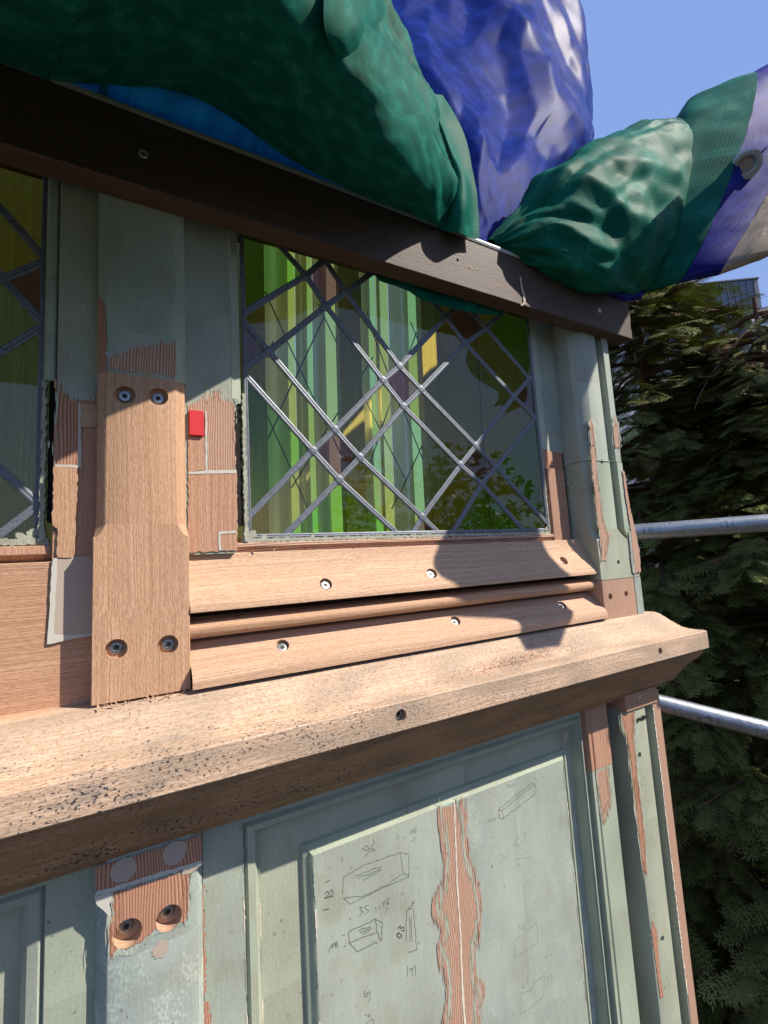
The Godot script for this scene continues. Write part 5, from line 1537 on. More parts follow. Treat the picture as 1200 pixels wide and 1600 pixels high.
# ---------------------------------------------------------------- tarpaulins
func net(mb: MB, rows: Array, nu: int, nv: int, d: Callable, closed := false) -> void:
	# a smooth surface through rows of points, then moved along its normals by d(place, u, v)
	var R := rows.size()
	var C: int = rows[0].size()
	var P := PackedVector3Array()
	P.resize((nu + 1) * (nv + 1))
	var lu := 0.0
	var lv := 0.0
	for r in R - 1:
		lv += (rows[r][C / 2] as Vector3).distance_to(rows[r + 1][C / 2])
	for c in C - 1:
		lu += (rows[R / 2][c] as Vector3).distance_to(rows[R / 2][c + 1])
	for j in nv + 1:
		var fj := float(j) / nv * (R - 1)
		var rj := mini(int(fj), R - 2)
		var tj := fj - rj
		var line := []
		for c in C:
			line.append((rows[rj][c] as Vector3).cubic_interpolate(rows[rj + 1][c], rows[maxi(rj - 1, 0)][c], rows[mini(rj + 2, R - 1)][c], tj))
		for i in nu + 1:
			var fi := float(i) / nu * (C - 1)
			var ci := mini(int(fi), C - 2)
			var pre: Vector3 = line[maxi(ci - 1, 0)]
			var post: Vector3 = line[mini(ci + 2, C - 1)]
			if closed:
				pre = line[(ci - 1 + C - 1) % (C - 1)]
				post = line[(ci + 2) % (C - 1)]
			P[j * (nu + 1) + i] = (line[ci] as Vector3).cubic_interpolate(line[ci + 1], pre, post, fi - ci)
	var Q := P.duplicate()
	for step in 2:
		var Nn := PackedVector3Array()
		Nn.resize(P.size())
		for j in nv + 1:
			for i in nu + 1:
				var i0 := maxi(i - 1, 0)
				var i1 := mini(i + 1, nu)
				if closed and (i == 0 or i == nu):
					i0 = nu - 1
					i1 = 1
				var a := Q[j * (nu + 1) + i1] - Q[j * (nu + 1) + i0]
				var b := Q[mini(j + 1, nv) * (nu + 1) + i] - Q[maxi(j - 1, 0) * (nu + 1) + i]
				Nn[j * (nu + 1) + i] = b.cross(a).normalized()
		if step == 0:
			for j in nv + 1:
				for i in nu + 1:
					var k := j * (nu + 1) + i
					Q[k] = P[k] + Nn[k] * d.call(P[k], float(i) / nu, float(j) / nv)
		else:
			for j in nv:
				for i in nu:
					var k := j * (nu + 1) + i
					var l := k + nu + 1
					var u0 := Vector2(lu * i / nu, lv * j / nv)
					var u1 := Vector2(lu * (i + 1) / nu, lv * (j + 1) / nv)
					face(mb, Q, Nn, k, k + 1, l + 1, u0, Vector2(u1.x, u0.y), u1)
					face(mb, Q, Nn, k, l + 1, l, u0, u1, Vector2(u0.x, u1.y))


func face(mb: MB, Q: PackedVector3Array, Nn: PackedVector3Array, a: int, b: int, c: int, ua: Vector2, ub: Vector2, uc: Vector2) -> void:
	var g := (Q[c] - Q[a]).cross(Q[b] - Q[a])
	var s := 1.0 if g.dot(Nn[a] + Nn[b] + Nn[c]) >= 0.0 else -1.0
	mb.v.append(Q[a]); mb.v.append(Q[b]); mb.v.append(Q[c])
	mb.n.append(Nn[a] * s); mb.n.append(Nn[b] * s); mb.n.append(Nn[c] * s)
	mb.uv.append(ua); mb.uv.append(ub); mb.uv.append(uc)


func zig(x: float) -> float:
	# a triangle wave with its points just rounded off
	var f := absf(x - floorf(x + 0.5)) * 2.0
	return sqrt(f * f + 0.0012) + sqrt((1.0 - f) * (1.0 - f) + 0.0012) * -1.0


func crumple(p: Vector3, big: float, small: float, b: Basis, fine := 1.0) -> float:
	# stiff woven plastic: flat facets that meet in crisp, nearly straight creases which die out
	var q := b * p
	var w := q + Vector3(nz2.get_noise_3dv(q * 1.7), nz2.get_noise_3dv(q * 1.7 + Vector3(9, 0, 0)), nz2.get_noise_3dv(q * 1.7 + Vector3(0, 9, 0))) * 0.09
	var h := big * nz2.get_noise_3dv(q * 2.2)
	for c in CREASES:
		var m := smoothstep(-0.15, 0.45, nz.get_noise_3dv(q * float(c[3]) + c[0] * 7.0))
		h += small * c[2] * m * zig(w.dot(c[0]) * c[1] + c[4])
	return h + fine * small * 0.05 * nz2.get_noise_3dv(q * 30.0)


const CREASES := [
	[Vector3(0.83, 0.50, 0.25), 3.1, 1.0, 1.6, 0.1], [Vector3(0.35, -0.86, 0.37), 3.7, 0.9, 1.9, 0.45], [Vector3(-0.62, 0.55, 0.56), 5.3, 0.6, 2.3, 0.7],
	[Vector3(0.97, -0.16, -0.18), 7.9, 0.36, 3.0, 0.2], [Vector3(0.12, 0.93, -0.35), 9.7, 0.3, 3.4, 0.55], [Vector3(0.7, -0.7, 0.14), 15.0, 0.16, 4.0, 0.3], [Vector3(0.5, 0.8, 0.33), 19.0, 0.12, 5.0, 0.8]]


func tarps() -> void:
	# green tarpaulin bulging out over the head beam
	var rows := [
		[Vector3(-0.2258, 0.7851, 0.05), Vector3(-0.0978, 0.7858, 0.052), Vector3(0.0122, 0.8153, 0.065), Vector3(0.1395, 0.8416, 0.065), Vector3(0.2857, 0.7909, 0.07), Vector3(0.4278, 0.7681, 0.075), Vector3(0.5545, 0.7674, 0.075), Vector3(0.6393, 0.7737, 0.065), Vector3(0.6844, 0.8165, 0.045), Vector3(0.7579, 0.8978, -0.02)],
		[Vector3(-0.1935, 0.7131, 0.17), Vector3(-0.0728, 0.7316, 0.18), Vector3(0.0267, 0.7577, 0.18), Vector3(0.1295, 0.7729, 0.18), Vector3(0.2384, 0.7429, 0.185), Vector3(0.3391, 0.7073, 0.21), Vector3(0.4457, 0.7222, 0.2), Vector3(0.5851, 0.7844, 0.15), Vector3(0.6866, 0.882, 0.085), Vector3(0.7824, 1.0188, -0.02)],
		[Vector3(-0.158, 0.6201, 0.3), Vector3(-0.0509, 0.6548, 0.31), Vector3(0.0389, 0.6863, 0.31), Vector3(0.1258, 0.7021, 0.31), Vector3(0.2097, 0.701, 0.3), Vector3(0.2914, 0.7013, 0.3), Vector3(0.3731, 0.725, 0.28), Vector3(0.4984, 0.8285, 0.22), Vector3(0.6141, 0.9835, 0.13), Vector3(0.7387, 1.1983, -0.02)],
		[Vector3(-0.1197, 0.5174, 0.44), Vector3(-0.035, 0.5632, 0.44), Vector3(0.0408, 0.5909, 0.44), Vector3(0.1156, 0.6469, 0.42), Vector3(0.2044, 0.7255, 0.37), Vector3(0.2808, 0.7531, 0.34), Vector3(0.336, 0.7726, 0.315), Vector3(0.4296, 0.9066, 0.24), Vector3(0.5449, 1.0972, 0.13), Vector3(0.6593, 1.3379, -0.02)],
		[Vector3(-0.1172, 0.5851, 0.46), Vector3(-0.0292, 0.6238, 0.47), Vector3(0.0508, 0.6834, 0.46), Vector3(0.1269, 0.7725, 0.43), Vector3(0.2305, 0.8856, 0.36), Vector3(0.3083, 0.9345, 0.31), Vector3(0.3678, 0.9654, 0.26), Vector3(0.4314, 1.084, 0.19), Vector3(0.5238, 1.2551, 0.09), Vector3(0.5965, 1.4463, -0.02)],
		[Vector3(-0.1709, 0.9882, 0.3), Vector3(-0.0446, 1.1128, 0.3), Vector3(0.0842, 1.2441, 0.29), Vector3(0.1965, 1.3629, 0.26), Vector3(0.3329, 1.485, 0.2), Vector3(0.4406, 1.5755, 0.12), Vector3(0.5149, 1.6233, 0.05), Vector3(0.5442, 1.6389, 0.03), Vector3(0.5814, 1.6728, 0), Vector3(0.6224, 1.7909, -0.06)],
		[Vector3(-0.2625, 1.6203, 0.02), Vector3(-0.069, 1.8319, 0.02), Vector3(0.1267, 2.0023, 0.02), Vector3(0.281, 2.0711, 0.02), Vector3(0.4424, 2.0884, 0), Vector3(0.5191, 1.9397, 0), Vector3(0.5522, 1.808, 0), Vector3(0.5815, 1.8027, -0.02), Vector3(0.62, 1.8373, -0.05), Vector3(0.646, 1.8958, -0.09)]]
	for r in rows:
		r.push_front((r[0] as Vector3) + Vector3(-1.1, 0.0, 0.0))
	var mb := MB.new()
	var bl := Basis(Vector3(0, 0, 1), 0.5) * Basis.from_scale(Vector3(0.8, 1.5, 1.0))
	net(mb, rows, 215, 130, func(p: Vector3, u: float, v: float) -> float:
		var e := smoothstep(0.0, 0.12, v)
		var calm := lerpf(0.35, 1.0, smoothstep(0.5, 0.77, u))
		return e * calm * crumple(p, 0.02, 0.014, bl)
	)
	var t := thing("green_tarpaulin", "large dark green tarpaulin bulging out over the beam, upper left", "tarpaulin", Vector3(0.3, 0.8, 0.05))
	obj("sheet", mb, M.green, t)
	# the sunlit tail hanging out of its right-hand end
	mb = MB.new()
	rows = [
		[Vector3(0.651, 0.7834, 0.05), Vector3(0.6643, 0.7639, 0.07), Vector3(0.7022, 0.7629, 0.075), Vector3(0.7641, 0.7796, 0.065)],
		[Vector3(0.6593, 0.8307, 0.07), Vector3(0.6688, 0.8157, 0.09), Vector3(0.7071, 0.8207, 0.095), Vector3(0.7654, 0.8517, 0.07)],
		[Vector3(0.6792, 0.8831, 0.08), Vector3(0.6825, 0.8822, 0.095), Vector3(0.7102, 0.8923, 0.1), Vector3(0.7615, 0.9138, 0.075)],
		[Vector3(0.6822, 0.9566, 0.07), Vector3(0.6768, 0.9404, 0.09), Vector3(0.7008, 0.9505, 0.09), Vector3(0.7633, 0.9884, 0.06)],
		[Vector3(0.6582, 1.032, 0.06), Vector3(0.6567, 1.0081, 0.085), Vector3(0.6887, 1.0256, 0.08), Vector3(0.7526, 1.0679, 0.05)],
		[Vector3(0.6173, 1.1344, 0.05), Vector3(0.6209, 1.1158, 0.07), Vector3(0.6439, 1.1241, 0.07), Vector3(0.7047, 1.171, 0.04)]]
	net(mb, rows, 24, 40, func(p: Vector3, u: float, v: float) -> float: return crumple(p, 0.004, 0.004, Basis.from_scale(Vector3(2.0, 1, 1))) + 0.006 * sin(u * 9.0 + v * 2.0))
	obj("tail_fold", mb, M.green, t)
	# the flap folded back near the top
	mb = MB.new()
	rows = [
		[Vector3(0.2646, 0.716, 0.325), Vector3(0.2843, 0.7319, 0.33), Vector3(0.3146, 0.7882, 0.32), Vector3(0.3857, 0.9308, 0.26), Vector3(0.4508, 1.073, 0.19)],
		[Vector3(0.2403, 0.7015, 0.36), Vector3(0.2631, 0.7247, 0.36), Vector3(0.2955, 0.7843, 0.345), Vector3(0.3662, 0.9322, 0.28), Vector3(0.431, 1.0731, 0.21)],
		[Vector3(0.2269, 0.7273, 0.38), Vector3(0.2532, 0.7663, 0.37), Vector3(0.2932, 0.8447, 0.34), Vector3(0.3611, 0.9859, 0.28), Vector3(0.4304, 1.1512, 0.2)],
		[Vector3(0.2377, 0.8395, 0.36), Vector3(0.2716, 0.9017, 0.34), Vector3(0.3192, 1.0032, 0.3), Vector3(0.3885, 1.1514, 0.24), Vector3(0.4612, 1.334, 0.16)]]
	net(mb, rows, 30, 40, func(p: Vector3, _u: float, _v: float) -> float: return crumple(p, 0.006, 0.005, Basis.from_scale(Vector3(2.0, 1, 1))))
	obj("folded_flap", mb, M.green, t)

	# blue sheet between the green one and the beam
	mb = MB.new()
	rows = [
		[Vector3(-0.1429, 0.7981, 0.02), Vector3(-0.0394, 0.8011, 0.02), Vector3(0.0279, 0.8011, 0.02), Vector3(0.1121, 0.8008, 0.02), Vector3(0.2054, 0.8005, 0.02), Vector3(0.3091, 0.7971, 0.02), Vector3(0.4255, 0.7997, 0.02)],
		[Vector3(-0.1393, 0.8071, 0.045), Vector3(-0.0294, 0.819, 0.05), Vector3(0.0404, 0.8147, 0.075), Vector3(0.117, 0.8333, 0.07), Vector3(0.2094, 0.8413, 0.06), Vector3(0.2936, 0.8256, 0.05), Vector3(0.417, 0.811, 0.04)],
		[Vector3(-0.1485, 0.8322, 0.04), Vector3(-0.0481, 0.8532, 0.04), Vector3(0.0402, 0.8579, 0.08), Vector3(0.1162, 0.88, 0.08), Vector3(0.2087, 0.9056, 0.07), Vector3(0.2994, 0.8901, 0.06), Vector3(0.4291, 0.892, 0.04)]]
	for r in rows:
		r.push_front((r[0] as Vector3) + Vector3(-1.1, -0.01, 0.0))
	net(mb, rows, 80, 24, func(p: Vector3, _u: float, _v: float) -> float: return crumple(p, 0.008, 0.004, Basis.IDENTITY))
	t = thing("blue_liner", "bright teal blue sheet peeping out between green tarpaulin and dark beam", "tarpaulin", Vector3(0.2, 0.8, 0.03))
	obj("sheet", mb, M.liner, t)

	# blue tarpaulin standing up behind, sunlit
	mb = MB.new()
	rows = [
		[Vector3(0.7289, 0.866, -0.03), Vector3(0.7917, 0.8398, -0.005), Vector3(0.8631, 0.8409, 0.005), Vector3(0.9416, 0.9071, -0.005), Vector3(1.0635, 1.0324, -0.06), Vector3(1.2377, 1.1998, -0.2)],
		[Vector3(0.6707, 1.0723, -0.07), Vector3(0.82, 1.0936, -0.05), Vector3(0.9726, 1.1121, -0.03), Vector3(1.2, 1.2432, -0.06), Vector3(1.4875, 1.491, -0.16), Vector3(1.681, 1.725, -0.32)],
		[Vector3(0.6496, 1.3456, -0.14), Vector3(0.8477, 1.3941, -0.11), Vector3(1.0584, 1.435, -0.08), Vector3(1.3657, 1.5868, -0.1), Vector3(1.7141, 1.7535, -0.2), Vector3(1.9642, 2.0515, -0.38)],
		[Vector3(0.6259, 1.6572, -0.22), Vector3(0.8217, 1.7164, -0.19), Vector3(1.0791, 1.7977, -0.15), Vector3(1.4111, 1.9483, -0.16), Vector3(1.8016, 2.136, -0.25), Vector3(2.0321, 2.4478, -0.42)],
		[Vector3(0.6027, 2.0293, -0.32), Vector3(0.8619, 2.1573, -0.28), Vector3(1.1467, 2.2749, -0.24), Vector3(1.513, 2.5117, -0.25), Vector3(1.8932, 2.6506, -0.32), Vector3(2.1375, 3.0287, -0.5)],
		[Vector3(0.5639, 2.6728, -0.45), Vector3(0.9224, 2.9537, -0.43), Vector3(1.2823, 3.1846, -0.4), Vector3(1.7127, 3.481, -0.4), Vector3(2.1085, 3.5167, -0.45), Vector3(2.2871, 3.8732, -0.6)]]
	var bb := Basis.from_scale(Vector3(0.5, 0.3, 0.4)) * Basis(Vector3(0, 0, 1), -0.25)
	net(mb, rows, 130, 150, func(p: Vector3, u: float, v: float) -> float: return smoothstep(0.0, 0.15, v) * (crumple(p, 0.02, 0.022, bb, 0.0) + 0.012 * zig(u * 3.1 + 0.5 * v + 0.5 * nz2.get_noise_2d(u * 2.0, v * 2.5)) + 0.005 * zig(u * 5.3 - 1.6 * v + 0.4 * nz2.get_noise_2d(u * 3.0, v * 3.0 + 4.0))))
	t = thing("blue_tarpaulin", "shiny sunlit blue woven tarpaulin rising behind the green ones against the sky", "tarpaulin", Vector3(1.0, 0.85, -0.05))
	obj("sheet", mb, M.blue, t)

	# the bundle at the right
	var st := [
		[Vector3(0.834, 0.8239, 0.03), Vector3(0.8506, 0.8128, 0.03), 0.012], [Vector3(0.9075, 0.9149, 0.05), Vector3(0.9119, 0.796, 0.045), 0.045], [Vector3(1.012, 1.0236, 0.075), Vector3(1.0162, 0.7623, 0.07), 0.08], [Vector3(1.217, 1.1987, 0.09), Vector3(1.1696, 0.7479, 0.08), 0.10],
		[Vector3(1.5378, 1.4306, 0.08), Vector3(1.3644, 0.7815, 0.065), 0.105], [Vector3(1.8923, 1.6281, 0.07), Vector3(1.4797, 0.8381, 0.055), 0.092]]
	t = thing("tarpaulin_bundle", "rolled green tarpaulin bundle with a navy band and an eyelet, upper right", "tarpaulin", Vector3(1.3, 1.0, 0.2))
	mb = MB.new()
	var br := Basis(Vector3(0, 0, 1), -0.6) * Basis.from_scale(Vector3(0.7, 1.4, 1.2))
	bundle(mb, ring_rows(st), 110, func(p: Vector3, u: float, v: float) -> float: return (0.15 + 0.85 * smoothstep(0.0, 0.25, v)) * (crumple(p, 0.016, 0.010, br) + 0.007 * (1.0 - 0.6 * v) * zig(u * 8.0 + 0.9 * nz2.get_noise_2d(u * 3.0, v * 2.0) + 0.35 * v) + 0.0025 * zig(u * 15.0 + 0.8 * nz2.get_noise_2d(u * 5.0, v * 3.0 + 7.0))) * (1.0 - smoothstep(0.86, 1.0, v)))
	obj("body", mb, M.green, t)
	var h0 := [Vector3(1.9628, 1.7445, 0.06), Vector3(1.4818, 0.8377, 0.045), 0.106]
	var h1 := [Vector3(2.07, 1.7949, 0.12), Vector3(1.5216, 0.8382, 0.085), 0.107]
	var h2 := [Vector3(2.1805, 1.8503, 0.18), Vector3(1.5415, 0.8347, 0.13), 0.109]
	var h3 := [Vector3(3.4597, 2.7884, 0.27), Vector3(1.65, 0.8568, 0.2), 0.112]
	var h4 := [Vector3(3.3075, 2.5093, 0.3), Vector3(1.6938, 0.8685, 0.26), 0.10]
	var h5 := [Vector3(3.0932, 2.2135, 0.33), Vector3(1.7568, 0.8913, 0.3), 0.085]
	var h6 := [Vector3(2.852, 1.9246, 0.36), Vector3(1.8273, 0.9448, 0.33), 0.05]
	var soft := func(p: Vector3, _u: float, _v: float) -> float: return crumple(p, 0.008, 0.0035, br)
	var all := ring_rows([[h0[0] + Vector3(-0.012, -0.05, -0.01), h0[1] + Vector3(-0.004, 0.03, -0.01), 0.094], h0, h1, h2, [(h2[0] + h3[0]) * 0.5, (h2[1] + h3[1]) * 0.5, 0.111], h3, h4, h5, h6])
	mb = MB.new()
	bundle(mb, all.slice(0, 4), 24, soft)
	obj("hem", mb, M.green, t)
	mb = MB.new()
	bundle(mb, all.slice(3, 6), 24, soft)
	obj("navy_band", mb, M.navy, t)
	var navy := mb
	mb = MB.new()
	bundle(mb, all.slice(5, 9), 24, soft)
	obj("pale_lining", mb, M.beige, t)
	eyelet(t, navy)
	# its loose end hangs down beyond
	mb = MB.new()
	rows = [
		[Vector3(1.82, 1.46, 0.40), Vector3(1.88, 1.48, 0.41), Vector3(1.95, 1.5, 0.42), Vector3(2.02, 1.52, 0.42), Vector3(2.08, 1.54, 0.40)],
		[Vector3(1.692, 1.433, 0.610), Vector3(1.791, 1.477, 0.631), Vector3(1.876, 1.503, 0.640), Vector3(1.939, 1.503, 0.631), Vector3(1.987, 1.484, 0.610)],
		[Vector3(1.567, 1.173, 0.610), Vector3(1.664, 1.215, 0.631), Vector3(1.747, 1.238, 0.640), Vector3(1.808, 1.235, 0.631), Vector3(1.855, 1.213, 0.610)],
		[Vector3(1.385, 0.942, 0.610), Vector3(1.508, 0.972, 0.631), Vector3(1.616, 0.982, 0.640), Vector3(1.704, 0.966, 0.631), Vector3(1.776, 0.932, 0.610)],
		[Vector3(1.393, 0.836, 0.610), Vector3(1.518, 0.868, 0.631), Vector3(1.627, 0.881, 0.640), Vector3(1.716, 0.868, 0.631), Vector3(1.790, 0.837, 0.610)],
		[Vector3(1.552, 0.772, 0.610), Vector3(1.630, 0.797, 0.631), Vector3(1.693, 0.804, 0.640), Vector3(1.735, 0.784, 0.631), Vector3(1.762, 0.746, 0.610)],
		[Vector3(1.558, 0.704, 0.660), Vector3(1.610, 0.732, 0.681), Vector3(1.646, 0.742, 0.690), Vector3(1.662, 0.726, 0.681), Vector3(1.662, 0.690, 0.660)]]
	net(mb, rows, 30, 30, func(p: Vector3, _u: float, _v: float) -> float: return crumple(p, 0.01, 0.004, br))
	obj("hanging_end", mb, M.beige, t)
	# dark sheet tucked under the bundle, on the beam's end
	mb = MB.new()
	rows = [
		[Vector3(1.1704, 0.7851, 0.03), Vector3(1.2669, 0.7767, 0.045), Vector3(1.3697, 0.7742, 0.05), Vector3(1.4683, 0.8053, 0.045)],
		[Vector3(1.1438, 0.7784, 0.05), Vector3(1.2384, 0.7744, 0.065), Vector3(1.3574, 0.7854, 0.07), Vector3(1.4749, 0.8207, 0.06)],
		[Vector3(1.1894, 0.8146, 0.03), Vector3(1.2979, 0.8253, 0.04), Vector3(1.4328, 0.8479, 0.04), Vector3(1.5436, 0.8781, 0.03)]]
	net(mb, rows, 30, 16, func(p: Vector3, _u: float, _v: float) -> float: return crumple(p, 0.004, 0.003, br))
	obj("tucked_edge", mb, M.navy, t)

	# wrinkled scrap hanging down behind the beam, in front of the glass
	mb = MB.new()
	rows = [
		[Vector3(0.4916, 0.7043, -0.012), Vector3(0.6038, 0.7032, -0.01), Vector3(0.7177, 0.6993, -0.008), Vector3(0.8483, 0.7078, -0.01), Vector3(0.9467, 0.7072, -0.015)],
		[Vector3(0.5147, 0.6552, -0.014), Vector3(0.5971, 0.6497, -0.006), Vector3(0.6888, 0.6508, -0.002), Vector3(0.7929, 0.6496, -0.004), Vector3(0.9173, 0.6715, -0.014)],
		[Vector3(0.5613, 0.6551, -0.02), Vector3(0.6275, 0.6345, -0.012), Vector3(0.6896, 0.6262, -0.006), Vector3(0.7838, 0.6321, -0.008), Vector3(0.8973, 0.6533, -0.02)]]
	net(mb, rows, 70, 26, func(p: Vector3, _u: float, _v: float) -> float: return crumple(p, 0.004, 0.0045, Basis.from_scale(Vector3(2, 2, 2))))
	t = thing("tarpaulin_scrap", "crumpled dark green scrap hanging below the beam before the glass", "tarpaulin", Vector3(0.7, 0.64, -0.01))
	obj("sheet", mb, M.green, t)


func ring_rows(stations: Array) -> Array:
	var rows := []
	var n := 12
	for i in stations.size():
		var s = stations[i]
		var c: Vector3 = (s[0] + s[1]) * 0.5
		var half: Vector3 = (s[0] - s[1]) * 0.5
		var a = stations[maxi(i - 1, 0)]
		var b = stations[mini(i + 1, stations.size() - 1)]
		var ax: Vector3 = ((b[0] + b[1]) - (a[0] + a[1])).normalized()
		var fr := ax.cross(half).normalized()
		if fr.z < 0:
			fr = -fr
		var row := []
		for k in n + 1:
			var th := TAU * k / n
			row.append(c + half * cos(th) + fr * float(s[2]) * sin(th))
		rows.append(row)
	return rows


func bundle(mb: MB, rows: Array, nv: int, d: Callable) -> void:
	net(mb, rows, 120, nv, d, true)


func eyelet(t: Node3D, cloth_: MB) -> void:
	# pressed through the navy band: found on its surface along a line through the band
	var a := Vector3(0, 0, 0.85)
	var d: Vector3 = (Vector3(1.7613, 1.215, 0.272) - a).normalized()
	var at := Vector3.ZERO
	var nn := Vector3.BACK
	var best := 9.0
	for i in cloth_.v.size():
		var q := cloth_.v[i] - a
		var l := q.dot(d)
		if (q - d * l).length() < 0.007 and l < best:
			best = l
			at = cloth_.v[i]
			nn = cloth_.n[i]
	if nn.dot(d) > 0:
		nn = -nn
	nn = (nn * 0.2 - d * 0.8).normalized()
	at += nn * 0.02
	var mb := MB.new()
	mb.lathe([Vector2(0.0225, 0.0), Vector2(0.0235, 0.007), Vector2(0.028, 0.0115), Vector2(0.037, 0.0115), Vector2(0.0435, 0.007), Vector2(0.0455, -0.02)], at, nn, 28)
	var o := obj("eyelet", mb, M.flash, t)
	mb = MB.new()
	mb.lathe([Vector2(0, 0.0012), Vector2(0.0235, 0.0012)], at, nn, 20)
	obj("eyelet_hole", mb, M.beige, o)


# ---------------------------------------------------------------- beyond
func poles() -> void:
	for d in [[Vector3(1.4479, 0.0527, -0.0533), Vector3(1.6771, 0.0535, 0.2171), "galvanised scaffold tube level with the window sill, before the conifers", 0.0], [Vector3(1.4946, -0.4923, -0.0736), Vector3(1.6793, -0.5598, 0.1394), "galvanised scaffold tube below the ledge, sloping down before the dark trees", 0.0]]:
		var a: Vector3 = d[0]
		var b: Vector3 = d[1]
		var v := (b - a).normalized()
		var mb := MB.new()
		var pts := []
		var rad := []
		for i in 13:
			pts.append(a - v * 1.6 + v * ((1.75 + a.distance_to(b)) * i / 12.0))
			rad.append(0.0265)
		mb.tube(pts, rad, 28)
		solo("scaffold_tube", mb, M.zinc_pipe, d[2], "scaffold tube", "scaffold tubes beside the bay")


func spray_mesh(seed_: int) -> ArrayMesh:
	# one flat feathery spray of scale leaves, 1 long
	var r := RandomNumberGenerator.new()
	r.seed = seed_
	var mb := MB.new()
	var drop := func(p: Vector3) -> Vector3: return Vector3(p.x, -0.22 * p.x * p.x - 0.5 * p.z * p.z, p.z)
	var leaf := func(p: Vector3, dir: Vector3, l: float, w: float) -> void:
		var s := Vector3(-dir.z, 0, dir.x) * w
		var a: Vector3 = drop.call(p)
		var b: Vector3 = drop.call(p + dir * l * 0.45 + s)
		var c: Vector3 = drop.call(p + dir * l)
		var e: Vector3 = drop.call(p + dir * l * 0.45 - s)
		var nn := (c - a).cross(e - b).normalized()
		if nn.y < 0:
			nn = -nn
		nn = (nn + Vector3(r.randf_range(-0.35, 0.35), 0, r.randf_range(-0.35, 0.35))).normalized()
		mb.quad(a, b, c, e, nn)
	for i in 9:
		var x := 0.06 + 0.1 * i
		leaf.call(Vector3(x - 0.05, 0, 0), Vector3.RIGHT, 0.14, 0.012)
		for sd in [-1.0, 1.0]:
			var ln := (0.34 * sin(PI * pow((x + 0.12) / 1.15, 0.8)) + 0.04) * r.randf_range(0.75, 1.15)
			var dir := Vector3(1, 0, sd * r.randf_range(0.75, 1.1)).normalized()
			var k := 5
			for j in k:
				var p := Vector3(x, 0, 0) + dir * (ln * j / k)
				var dd := dir.rotated(Vector3.UP, -sd * (0.35 if j % 2 == 0 else -0.35))
				leaf.call(p, dd, ln / k * 1.7, 0.02)
				if j > 0 and j < 4:
					leaf.call(p, dir.rotated(Vector3.UP, sd * 0.6), ln / k * 1.5, 0.016)
	leaf.call(Vector3(0.92, 0, 0), Vector3.RIGHT, 0.12, 0.016)
	return mb.mesh()


func conifer(at: Vector3, height: float, radius: float, label: String, n_limbs: int, seed_: int, size := 0.175) -> Node3D:
	var r := RandomNumberGenerator.new()
	r.seed = seed_
	var t := thing("conifer_tree", label, "tree", at, "conifers beside the scaffold")
	var mb := MB.new()
	mb.tube([at, at + Vector3(0.03, height * 0.5, 0.02), at + Vector3(0, height, 0)], [radius * 0.1, radius * 0.06, 0.01], 10)
	obj("trunk", mb, M.bark, t)
	var wood_ := MB.new()
	var lists: Array = [[], [], []]
	for i in n_limbs:
		var h := pow(r.randf(), 0.85)
		var y := height * lerpf(0.06, 0.985, h)
		var len := radius * pow(1.0 - h * 0.93, 0.56) * r.randf_range(0.72, 1.12)
		var az := r.randf() * TAU
		var dir := Vector3(cos(az), 0, sin(az))
		var o := at + Vector3(0, y, 0)
		var pts := []
		var rad := []
		for k in 6:
			var s := k / 5.0
			pts.append(o + dir * len * s + Vector3(0, len * (0.12 * s - 0.42 * s * s + 0.16 * s * s * s), 0) + Vector3(r.randf_range(-1, 1), r.randf_range(-1, 1), r.randf_range(-1, 1)) * 0.03 * s)
			rad.append(lerpf(0.018, 0.004, s))
		wood_.tube(pts, rad, 5, false)
		var side := dir.cross(Vector3.UP)
		var tone := r.randf_range(0.75, 1.25)
		var n := int(72 * len / radius) + 14
		for k in n:
			var s := lerpf(0.22, 1.0, pow(r.randf(), 0.7))
			var f := s * 5.0
			var q: Vector3 = pts[mini(int(f), 4)].lerp(pts[mini(int(f), 4) + 1], f - mini(int(f), 4))
			var sw := r.randf_range(-1, 1)
			q += side * sw * len * 0.22 * (1.15 - s) + Vector3(0, r.randf_range(-0.09, 0.03), 0)
			var x := (dir + side * sw * 1.1 + Vector3(0, r.randf_range(-0.55, 0.12), 0)).normalized()
			var up := (Vector3.UP + Vector3(r.randf_range(-0.5, 0.5), 0, r.randf_range(-0.5, 0.5))).slide(x).normalized()
			var b := Basis(x, up, x.cross(up)).scaled_local(Vector3.ONE * size * r.randf_range(0.4, 1.3))
			var g := tone * r.randf_range(0.8, 1.2)
			var warm := r.randf()
			var c := Color(0.10, 0.125, 0.03).lerp(Color(0.19, 0.185, 0.055), warm) * g
			if r.randf() < 0.05:
				c = Color(0.14, 0.085, 0.04)
			lists[r.randi() % 3].append([Transform3D(b, q - at), c])
	obj("limbs", wood_, M.bark, t)
	for k in 3:
		var mm := MultiMesh.new()
		mm.transform_format = MultiMesh.TRANSFORM_3D
		mm.use_colors = true
		mm.mesh = spray_mesh(k + 5)
		mm.mesh.surface_set_material(0, M.foliage)
		mm.instance_count = lists[k].size()
		for i in lists[k].size():
			mm.set_instance_transform(i, lists[k][i][0])
			mm.set_instance_color(i, lists[k][i][1])
		var c := MultiMeshInstance3D.new()
		c.name = "foliage"
		c.multimesh = mm
		t.add_child(c, true)
		c.set_meta("kind", "stuff")
	return t


